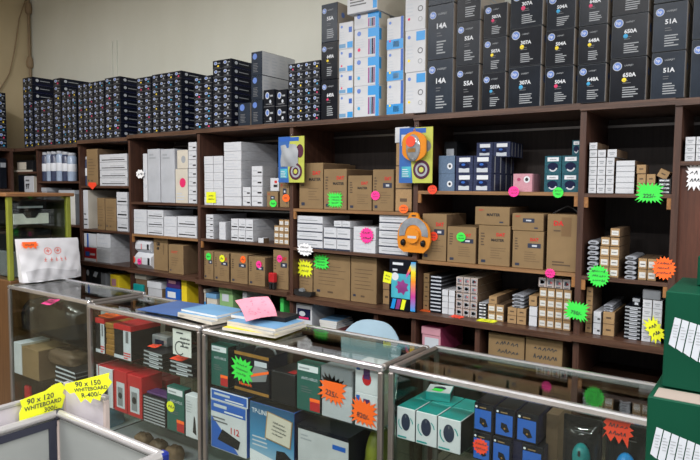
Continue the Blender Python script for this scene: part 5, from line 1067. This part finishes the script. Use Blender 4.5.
# --- third case
cb(207.5, 228, 345, S1, 'software_box', 'dark green software box at the left end of the third case', .06, GRN, av()); cb(296.5, 320, 364, S1, 'software_box', 'dark green software box beside the grey padded pouch', .06, GRN, av())
def rt(w_, d, h_): return {'picture': MB().poly('F', 0, [(-w_*.1, h_*.3), (w_*.42, h_*.42), (w_*.48, h_*.7), (w_*.1, h_*.75)], 'grey_plastic').poly('F', 0, [(0, h_*.45), (w_*.5, h_*.62), (w_*.5, h_*.68), (0, h_*.52)], 'f_orange', .0016), 'gold_rim': MB().rect('F', 0, -w_*.5, h_*.06, w_*.5, h_*.13, 'gold_card').rect('F', 0, -w_*.5, h_*.92, w_*.5, h_, 'gold_card'), 'lettering': MB().rect('F', 0, w_*.1, h_*.74, w_*.45, h_*.86, 'print_pale', .002).text('F', 0, 'Network', -w_*.35, h_*.2, h_*.08, 'f_orange', wmax=w_*.5)}
o = cb(234.5, 269, 354, S1+.0, 'router_box', 'black and gold router box with a green jagged tag', .13, ('black_card', 'black_side', 'black_card'), rt)
hh = max(v.co.z for v in o.data.vertices); MB().tube([(-.02, .05, hh), (-.01, .05, hh+.022), (.05, .06, hh+.03), (.09, .06, hh+.02), (.1, .06, hh)], .006, 8, 'grey_plastic').build('handle', o)
ptag('green jagged tag on the black and gold router box', 242, 370, CF-.003, 21, 24, 'rect', 'f_green', n=4, lines=3, roll=.1)
cb(271, 295, 373, S1, 'router_box', 'dark grey flat box between the router box and the software box', .16, ('dark_plastic', 'black_card', 'dark_plastic'), lambda w_, d, h_: {'red_mark': MB().rect('T', h_, w_*.1, d*.1, w_*.4, d*.4, 'red_card')})
cb(321.5, 352, 368, S1, 'padded_pouch', 'grey padded pouch box behind the upper orange tag', .1, ('grey_white', 'grey_plastic', 'grey_plastic'), lambda w_, d, h_: {'flap': MB().box(-w_*.5, w_*.5, -.004, 0, h_*.72, h_, 'grey_plastic')})
def cpic(w_, d, h_): return {'picture': MB().disc('F', 0, w_*.02, h_*.5, w_*.2, h_*.22, 'red_card', 12).rect('F', 0, -w_*.12, h_*.5, w_*.16, h_*.85, 'purple_card', .0014).rect('F', 0, -w_*.44, h_*.76, -w_*.28, h_*.92, 'royal_print')}
cb(354.5, 377.5, 394, S1, 'cartridge_pack', 'white pack with red picture, lower of two beside the corner post', .1, WH, cpic); cb(354.5, 377.5, 369, S1, 'cartridge_pack', 'white pack with red picture, upper of two beside the corner post', .1, WH, cpic, z1=None).location.z
for o in bpy.data.objects:
    if o.get('label', '').startswith('white pack with red picture, upper'):
        lowb = [q for q in bpy.data.objects if q.get('label', '').startswith('white pack with red picture, lower')][0]; hl = max(v.co.z for v in lowb.data.vertices)
        o.location.z = lowb.location.z+hl+.0005; o.scale.z = .5
ptag('orange jagged 225 tag on the grey padded pouch', 332.5, 389.5, CF-.004, 26, 28, 'rect', 'f_orange', n=5, text=[('225/-', 0, -.26, .2, 'c')], roll=.15)
ptag('orange jagged 820 tag on the white picture packs', 363.5, 412.5, CF-.004, 26, 26, 'rect', 'f_orange', n=5, text=[('820/-', 0, -.24, .2, 'c')], roll=.12)
def dsl(w_, d, h_):
    a = MB().rect('F', 0, -w_*.48, h_*.76, w_*.48, h_*.98, 'royal_print').poly('F', 0, [(-w_*.48, h_*.02), (w_*.3, h_*.02), (-w_*.1, h_*.35), (-w_*.48, h_*.66)], 'royal_print')
    b = MB().poly('F', 0, [(-w_*.3, h_*.2), (w_*.28, h_*.12), (w_*.34, h_*.3), (-w_*.16, h_*.44)], 'dark_plastic', .0016)
    t = MB().lines('F', 0, -w_*.4, h_*.86, w_*.2, h_*.94, 1, 'print_pale', .8, 1, .0016).lines('F', 0, -w_*.1, h_*.79, w_*.42, h_*.83, 1, 'print_white', .8, 2, .0016).lines('F', 0, -w_*.44, h_*.56, w_*.1, h_*.7, 2, 'print_line', .4, 3, .0016).text('F', 0, '112', w_*.08, h_*.4, h_*.13, 'red_print', wmax=w_*.28, eps=.002)
    return {'blue_panel': a, 'modem_picture': b, 'lettering': t}
B2 = CF-.008
xa, xb = -2.252, XB(246.5, S2, B2)
bigbox('modem_box', 'blue and white modem box at the left end of the lower shelf', 'box', xa, xb, S2+.001, S1-.066, B2, .06, ('white_card', 'royal_print', 'white_card'), dsl)
bigbox('modem_box', 'flat blue modem box lying on top of the standing one', 'box', xa+.004, xb+.012, S1-.0655, S1-.012, B2-.002, .17, ('royal_print', 'dark_plastic', 'dark_plastic'), lambda w_, d, h_: {'border': MB().rect('F', 0, -w_*.5, 0, w_*.5, h_, 'print_white', .0004).rect('F', 0, -w_*.475, h_*.1, w_*.475, h_*.9, 'royal_print', .0008), 'lettering': MB().lines('F', 0, -w_*.4, h_*.5, w_*.3, h_*.8, 1, 'print_pale', .7, 1, .0014).lines('F', 0, -w_*.1, h_*.2, w_*.4, h_*.4, 1, 'print_white', .6, 2, .0014)})
def tpl(w_, d, h_):
    return {'cover': MB().box(-w_*.5, w_*.5, -.0008, -.0002, 0, h_, 'sky_print'), 'router_picture': MB().poly('F', 0, [(w_*.1, h_*.16), (w_*.44, h_*.08), (w_*.48, h_*.24), (w_*.3, h_*.34), (w_*.12, h_*.32)], 'dark_plastic', .0016), 'lettering': MB().text('F', 0, 'TP-LINK', -w_*.45, h_*.83, h_*.075, 'print_white', wmax=w_*.4, eps=.0018).lines('F', 0, -w_*.44, h_*.3, -w_*.05, h_*.5, 3, 'print_pale', .35, 5, .0016), 'white_base': MB().poly('F', 0, [(-w_*.5, 0), (w_*.5, 0), (w_*.5, h_*.1), (-w_*.5, h_*.22)], 'print_white', .0012)}
cb(250, 294, 407, S2, 'router_box', 'blue router box with a handwritten pale label on its front', .2, ('royal_print', 'navy_card', 'dark_plastic'), tpl, Y=B2+.0)
ptag('pale handwritten label with brown border on the blue router box', 278.5, 430.5, B2-.005, 26, 28, 'note', 'tan_card', lines=1, roll=.12)
ptag('pale paper slip on the brown bordered label', 278.5, 430.5, B2-.0075, 24, 26, 'note', 'cream_card', lines=4, roll=.12)
cb(297.5, 348, 431, S2, 'router_box', 'white fronted router box with a black top', .24, ('white_side', 'black_card', 'black_card'), lambda w_, d, h_: {'black_lid': MB().box(-w_*.502, w_*.502, -.001, d*1.001, h_*.93, h_*1.004, 'black_card'), 'lettering': MB().lines('F', 0, -w_*.44, h_*.75, -w_*.2, h_*.88, 2, 'print_grey', .4).rect('F', 0, w_*.2, h_*.74, w_*.45, h_*.82, 'royal_print')}, Y=B2)
flat_tag('green paper lying on the black-topped router box', 314, 428, .55, .1, .05, 'f_green', 'flag', 0, -1.4)
lump('yellow_bag', 'olive yellow plastic bag beside the black-topped router box', 'bag', 361, 376, 436, S2, CF+.06, .16, 'olive', 33)
# --- fourth case
def mbx(w_, d, h_):
    m = MB().disc('F', 0, 0, h_*.56, w_*.24, h_*.27, 'navy_print', 18, .0012).disc('F', 0, 0, h_*.74, w_*.03, h_*.05, 'print_line', 10, .0016)
    return {'mouse_picture': m, 'swoosh': MB().ring('F', 0, 0, h_*.52, w_*.36, w_*.41, 'teal_print', 14, .0009, .1, .9).ring('F', 0, 0, h_*.52, w_*.36, w_*.41, 'teal_print', 14, .0009, 2.8, 4.2), 'lettering': MB().lines('F', 0, -w_*.44, h_*.05, w_*.36, h_*.12, 1, 'teal_print', .7)}
GMB = 'teal topped mouse boxes'
for i, (x0, x1) in enumerate(((394.3, 414.8), (415.2, 436.6), (437, 460.3))):
    for r_ in range(2):
        cb(x0, x1, 400.5+i*3.8, S1, 'mouse_box', f'white and teal mouse box, {("left","middle","right")[i]} in the {("front","back")[r_]} row', .12, ('white_card', 'dark_plastic', 'teal_card'), mbx if r_ == 0 else None, Y=CF-.005+r_*.122, group=GMB, z1=S1+.128) if r_ == 0 else bigbox('mouse_box', f'white and teal mouse box, {("left","middle","right")[i]} in the back row', 'box', max(-1.18, XB(x0, S1, CF-.005)+.001), XB(x1, S1, CF-.005)-.001, S1+.001, S1+.128, CF+.117, .12, ('teal_card', 'dark_plastic', 'teal_card'), None, GMB)
p = AZ(441, 400, S1+.13); bigbox('mouse_box', 'single white mouse box lying on the teal boxes', 'box', p.x-.055, p.x+.045, S1+.1285, S1+.165, p.y-.02, .1, ('teal_card', 'dark_plastic', 'white_card'), lambda w_, d, h_: {'mouse_picture': MB().disc('T', h_, .0, d*.55, w_*.25, d*.22, 'navy_print', 14), 'green_mark': MB().poly('T', h_, [(-w_*.3, d*.2), (w_*.1, d*.1), (w_*.2, d*.4), (-w_*.2, d*.5)], 'f_green', .0016)}, rz=.3)
def nb(w_, d, h_): return {'blue_panel': MB().rect('F', 0, -w_*.46, h_*.05, w_*.4, h_*.78, 'royal_print'), 'mouse_picture': MB().poly('F', 0, [(-w_*.2, h_*.3), (w_*.05, h_*.16), (w_*.25, h_*.22), (w_*.1, h_*.46), (-w_*.18, h_*.5)], 'dark_plastic', .0014).disc('F', 0, 0, h_*.3, w_*.05, w_*.05, 'gold_card', 8, .0018), 'lettering': MB().disc('F', 0, -w_*.38, h_*.86, w_*.06, w_*.06, 'print_white', 10).lines('F', 0, -w_*.22, h_*.83, w_*.36, h_*.89, 1, 'carton', .7)}
GN = 'navy boxed mice in the fourth case'
zb_ = S1; zh = .104
for i, (x0, x1) in enumerate(((472.5, 491), (492, 511), (521, 543))):
    bigbox('mouse_box', f'navy blue mouse box, {("left","middle","right")[i]} in the lower row', 'box', XB(x0, S1, CF)+.001, XB(x1, S1, CF)-.001, S1+.001, S1+zh, CF, .16, ('black_card', 'navy_card', 'black_card'), nb, GN)
tag(MB().cbox(-.022, .022, 0, .15, 0, zh-.0015, .003, 'navy_card').build('mouse_box', None, (XB(516, S1, CF), CF+.02, S1+.001)), 'plain navy box filling the gap in the lower row', 'box', GN)
for i, (x0, x1) in enumerate(((473.5, 493), (494.5, 514.5), (516, 538))):
    bigbox('mouse_box', f'navy blue mouse box, {("left","middle","right")[i]} in the upper row', 'box', XB(x0, S1+zh, CF+.01)+.001, XB(x1, S1+zh, CF+.01)-.001, S1+zh+.001, S1+zh*2, CF+.01, .15, ('black_card', 'navy_card', 'black_card'), nb, GN)
ptag('orange burst tag on the lower navy mouse boxes', 480.5, 446.5, CF-.003, 17, 17, 'burst', 'f_redor', n=14)
cb(544.5, 557, 414, S1, 'ink_box', 'tan paper stack right of the navy mouse boxes', .16, ('carton_print', 'tan_side', 'tan_side'), Y=CF+.05)
def bl(label, x0, x1, yt, Y, mt):
    xa = XB(x0, .6, Y); xb = XB(x1, .6, Y); w_ = xb-xa; zt = AY((x0+x1)/2, yt, Y).z; h_ = .27; z0 = S1+.001; h_ = zt-z0
    o = empty('mouse_pack', ((xa+xb)/2, Y, z0), label, 'package', 'black hanging mouse packs')
    MB().cbox(-w_/2, w_/2, 0, .012, 0, h_, .003, 'dark_plastic').build('card', o)
    mo_ = MB().lathe([(.001, .035), (.015, .033), (.025, .024), (.03, .008), (.03, 0)], 18, mt, Matrix.Translation((0, 0, h_*.42)) @ Matrix.Diagonal((.95, 1, 1.55, 1)) @ Matrix.Rotation(math.pi/2, 4, 'X')).build('mouse', o)
    MB().cbox(-.004, .004, -.038, -.03, h_*.42+.012, h_*.42+.03, .002, 'rubber').build('scroll_wheel', mo_)
    q = MB().lines('F', 0, -w_*.2, h_*.78, w_*.26, h_*.88, 2, 'print_line', .35).build('lettering', o); q['kind'] = 'stuff'
    MB().grid(lambda i, j: (-w_*.46+i*w_*.92, -.003-.04*(math.sin(math.pi*i)**.5 if 0 < i < 1 else 0)*(math.sin(math.pi*j)**.5 if 0 < j < 1 else 0), .004+j*h_*.9), 10, 10, 'clear_film').build('blister', o)
bl('black pack with a teal mouse, left of the red splash tag', 561, 599, 417, YC+.065, 'teal_print'); bl('black pack with a shiny teal mouse, under the red splash tag', 603, 645, 424, YC+.065, 'blue_print')
ptag('red splash-shaped tag on the black mouse pack', 617.5, 430, YC+.021, 32, 26, 'splash', 'f_redor', lines=2)

# ================================================================== things on the glass counter
def slab(name, label, cat, cx, cy, z, w_, d_, h_, rz, top, edge='paper', sag=0, group=None):
    o = MB().box(-w_/2, w_/2, -d_/2, d_/2, 0, h_, edge, edge, top).build(name, None, (cx, cy, z), rz); return tag(o, label, cat, group)
TZ2, TZ3 = .9635, .9565
slab('folder', 'flat blue plastic folder lying on the glass counter', 'folder', -2.72, 2.2, TZ2, .38, .30, .006, .08, 'folder_blue', 'folder_blue')
z = TZ2
for k, (w_, d_, h_, rz, cx, cy, mt) in enumerate(((.30, .22, .016, -.1, -2.42, 2.155, 'print_grey'), (.29, .22, .012, .05, -2.425, 2.165, 'sky_card'), (.28, .20, .010, -.02, -2.43, 2.175, 'sky_card'))):
    slab('magazine', f'magazine, {("lowest","middle","topmost")[k]} of the pile beside the blue folder', 'magazine', cx, cy, z, w_, d_, h_, rz, mt, 'cream_card' if k != 2 else 'paper', group='magazines on the counter'); z += h_+.0005
z = TZ3
for k, (w_, d_, h_, rz, cx, cy, mt) in enumerate(((.32, .22, .014, .1, -2.04, 2.14, 'yellow_card'), (.32, .23, .012, -.05, -2.03, 2.16, 'print_grey'), (.31, .22, .012, .03, -2.04, 2.165, 'sky_card'))):
    slab('magazine', f'magazine, {("lowest","middle","topmost")[k]} of the pile under the pink paper', 'magazine', cx, cy, z, w_, d_, h_, rz, mt, 'cream_card', group='magazines on the counter'); z += h_+.0005
slab('notepad', 'pale blue and white notepad under the pink paper', 'notepad', -2.17, 2.2, z, .14, .16, .014, .1, 'sky_card', 'paper')
o = slab('ring_binder', 'black ring binder lying under the pink paper', 'binder', -2.02, 2.24, z, .155, .12, .022, .12, 'dark_plastic', 'dark_plastic'); z += .0225
P0, P1 = AZ(246, 321.5, z+.001), AZ(277, 316, z+.001); ux = (P1-P0); wd = ux.length; ux.normalize()
Yp = (P0.y+P1.y)/2+.10; A = AY(235, 300.5, Yp+.02); B_ = AY(268, 296.5, Yp+.02)
m = MB(); 
def sheet(i, j):
    a = P0.lerp(P1, i); b = A.lerp(B_, i); q = a.lerp(b, j); return (q.x, q.y+.01*math.sin(math.pi*j), q.z+.006*math.sin(math.pi*i))
m.grid(sheet, 6, 6, 'pink_paper'); m.grid(lambda i, j: tuple(Vector(sheet(1-i, j))+Vector((0, .002, -.001))), 6, 6, 'pink_paper')
o = tag(m.build('order_pad', None), 'pink handwritten paper propped up on the black binder', 'paper')
hw = MB(); R_ = random.Random(4)
for k in range(26):
    i = R_.uniform(.15, .8); j = R_.uniform(.12, .85); a = Vector(sheet(i, j)); b = Vector(sheet(i+R_.uniform(.02, .07), j+R_.uniform(-.06, .06))); n = Vector((0, -.0015, .0006)); t_ = Vector((0, 0, .0016))
    hw.add([a+n, b+n, b+n+t_, a+n+t_], [(0, 1, 2, 3)], 'ink_purple')
q = hw.build('handwriting', o); q['kind'] = 'stuff'
# white carrier bag standing on the first case against the green cabinet
def bag():
    z0 = .975; X = -4.322; y0, y1 = 2.085, 2.515; zt0 = AX(12, 240, X+.06).z; zt1 = AX(79, 238, X+.06).z
    o = empty('carrier_bag', (X, (y0+y1)/2, z0), 'white plastic carrier bag with red logos standing on the glass case', 'bag')
    ym = (y0+y1)/2; W = y1-y0
    def fr(i, j):
        u = i-.5; zt = (zt0+(zt1-zt0)*i)-z0; wf = 1+.10*j if u < 0 else 1+.02*j
        bul = .075*(1-j)**.7+.014+.008*math.sin(9*i+6*j)*(1-abs(2*u))+.005*math.sin(17*j+11*i)+.004*math.sin(31*i-12*j)*(1-j)
        return (bul*(1-.35*abs(2*u)**4), u*W*wf, j*zt)
    m = MB(); m.grid(fr, 26, 18, 'bag_white'); m.grid(lambda i, j: (0, fr(1-i, j)[1], fr(1-i, j)[2]), 16, 12, 'bag_white')
    m.grid(lambda i, j: (fr(1, j)[0]*(1-i), fr(1, j)[1], fr(1, j)[2]), 2, 12, 'bag_white'); m.grid(lambda i, j: (fr(0, j)[0]*i, fr(0, j)[1], fr(0, j)[2]), 2, 12, 'bag_white')
    m.build('body', o)
    MB().grid(lambda i, j: tuple(Vector(fr(.06+i*.84, .03+j*(.22+.05*math.sin(5*i))))+Vector((.004+.003*math.sin(23*i), 0, 0))), 20, 5, 'bag_shaded').build('shaded_fold', o)  # gathered bottom of the bag; its shading is put into a darker colour
    m = MB()
    def onb(i, j): p = fr(i, j); return Vector((p[0]+.0015, p[1], p[2]))
    def dring(ci, cj, ri, rj, q_):
        n = 18; vs_ = []
        for k in range(n):
            a = 2*math.pi*k/n; vs_ += [onb(ci+ri*math.cos(a), cj+rj*math.sin(a)), onb(ci+ri*q_*math.cos(a), cj+rj*q_*math.sin(a))]
        m.add(vs_, [(2*k, 2*k+1, 2*((k+1) % n)+1, 2*((k+1) % n)) for k in range(n)], 'bag_print')
    def dq(i0, j0, i1, j1): m.add([onb(i0, j0), onb(i1, j0), onb(i1, j1), onb(i0, j1)], [(0, 1, 2, 3)], 'bag_print')
    for ci in (.43, .60): dring(ci, .70, .062, .085, .8); dq(ci-.03, .69, ci+.03, .72); dq(ci-.005, .66, ci+.012, .75)
    q = m.build('logo', o); q['kind'] = 'stuff'; m = MB()
    for k in range(5): ci = .36+.085*k; dq(ci, .49, ci+.035, .51); dq(ci+.012, .46, ci+.022, .55); dq(ci, .455, ci+.04, .465)
    q = m.build('lettering', o); q['kind'] = 'stuff'
    price_tag('orange burst tag at the top edge of the white carrier bag', Vector((X+.05, y0+.055, z0+.262)), .13, .05, 'splash', 'f_orange', rz=math.pi/2, tilt=-.2, n=9, lines=1)
bag()
# ================================================================== foreground yellow signs
price_tag('yellow sign reading 90 x 120 whiteboard, on the aluminium case rail', AX(43, 401, -2.09), .165, .1, 'flag', 'f_yellow', rz=math.pi/2, roll=-.0, n=8, text=[('90 x 120', -.34, .02, .2, 'l'), ('WHITEBOARD', -.4, -.2, .16, 'l'), ('300/-', .02, -.42, .17, 'l')], group=None)
price_tag('yellow sign reading 90 x 150 whiteboard, on the board behind', AY(88.5, 388.5, 1.118), .165, .092, 'fan', 'f_yellow', rz=.6, roll=-.12, text=[('90 x 150', -.26, .1, .2, 'l'), ('WHITEBOARD', -.3, -.08, .14, 'l'), ('R-400/-', -.16, -.32, .18, 'l')], group=None)
# ================================================================== far left corner: machines in and behind the green cabinet
def printer(label, X0, X1, Y0, Y1, z0, h_, body, face='L'):
    w_ = X1-X0; d = Y1-Y0; o = empty('printer', ((X0+X1)/2, (Y0+Y1)/2, z0+.001), label, 'printer', 'printers in the green cabinet')
    MB().cbox(-w_/2, w_/2, -d/2, d/2, 0, h_*.55, .008, body).build('base', o); MB().cbox(-w_*.46, w_*.46, -d*.46, d*.46, h_*.56, h_, .012, 'dark_plastic').build('lid', o)
    MB().prism([(-d*.4, 0), (d*.4, 0), (d*.4, h_*.4), (d*.2, h_*.4), (d*.12, h_*.22), (-d*.12, h_*.22), (-d*.2, h_*.4), (-d*.4, h_*.4)], 0, .02, 'light_plastic', Matrix.Translation((w_/2+.022, 0, h_*.02)) @ Matrix.Rotation(math.pi/2, 4, 'Z')).build('paper_tray', o)
    MB().box(w_/2, w_/2+.001, -d*.3, d*.3, h_*.62, h_*.7, 'print_grey').build('control_strip', o)
printer('dark printer with a white notched tray on the cabinet shelf', -4.85, -4.46, 2.09, 2.40, 1.37, .19, 'dark_plastic'); printer('tall grey printer on the base of the green cabinet', -4.9, -4.48, 2.12, 2.44, .985, .34, 'grey_plastic')
tag(MB().cbox(-.03, .03, 0, .03, 0, .16, .01, 'red_card').box(-.028, .028, -.001, 0, .06, .1, 'print_white').build('ink_bottle_box', None, (-5.15, 2.1, 1.371)), 'red and white carton at the left of the cabinet shelf', 'box')
tag(MB().cbox(-.06, .06, 0, .12, 0, .1, .01, 'grey_plastic').build('storage_box', None, (-5.12, 2.12, .9855)), 'grey box at the left of the cabinet base', 'box')
# corner bay and left wall shelves
pbox('0a', 17, 33, 160.5, 'printer', 'beige and black office machine in the corner bay', 'printer', .3, ('dark_plastic',)*3, lambda w_, d, h_: {'panel': MB().box(-w_*.45, w_*.1, -.004, 0, h_*.2, h_*.85, 'cream_card'), 'tray': MB().box(-w_*.5, w_*.5, -.03, 0, 0, h_*.15, 'cream_card')}, dy=.05)
pbox('0b', 24.5, 34, 176, 'toner_carton', 'white printed carton with bold dark figures in the corner bay', 'box', .2, WH, lambda w_, d, h_: {'lettering': MB().text('F', 0, '97', -w_*.35, h_*.2, h_*.35, 'print_black', wmax=w_*.7, bold=.05).lines('F', 0, -w_*.35, h_*.68, w_*.3, h_*.85, 1, 'print_line', .6)}, dy=.03)
pbox('0b', 18.5, 24, 175, 'toner_carton', 'dark upright box left of the printed carton in the corner bay', 'box', .2, ('black_card',)*3, dy=.03)
Yq = [(2.62, .1, .3, 'grey_card', 'dark grey tower'), (2.74, .09, .34, 'navy_card', 'navy tower'), (2.85, .07, .3, 'black_card', 'black tower')]
for y, w_, h_, mt, nm in Yq:
    o = MB().cbox(-.3, 0, 0, w_, 0, h_, .006, mt).build('computer_tower', None, (-6.23, y, 1.621)); tag(o, nm+' computer case standing on the left wall shelf', 'computer')
    MB().box(.0, .002, .01, w_-.01, h_*.7, h_*.85, 'print_grey').build('front_bezel', o)
o = MB().cbox(-.02, .02, 0, .03, 0, .32, .006, 'light_plastic').build('plastic_strip', None, (-6.22, 2.55, 1.621)); tag(o, 'white upright plastic strip on the left wall shelf', 'strip')
for i in range(2):
    for j in range(7):
        o = ubox('toner_box', random.choice(TN), -6.215, 2.80+i*.082, 2.0205+j*.0765, .078, .34, .0755, f'black toner box, {("left","right")[i]} column, {rowl(j, 7)}, on the left wall shelf', 'box', 'toner boxes on the left wall shelf'); o.rotation_euler = (0, 0, math.pi/2)
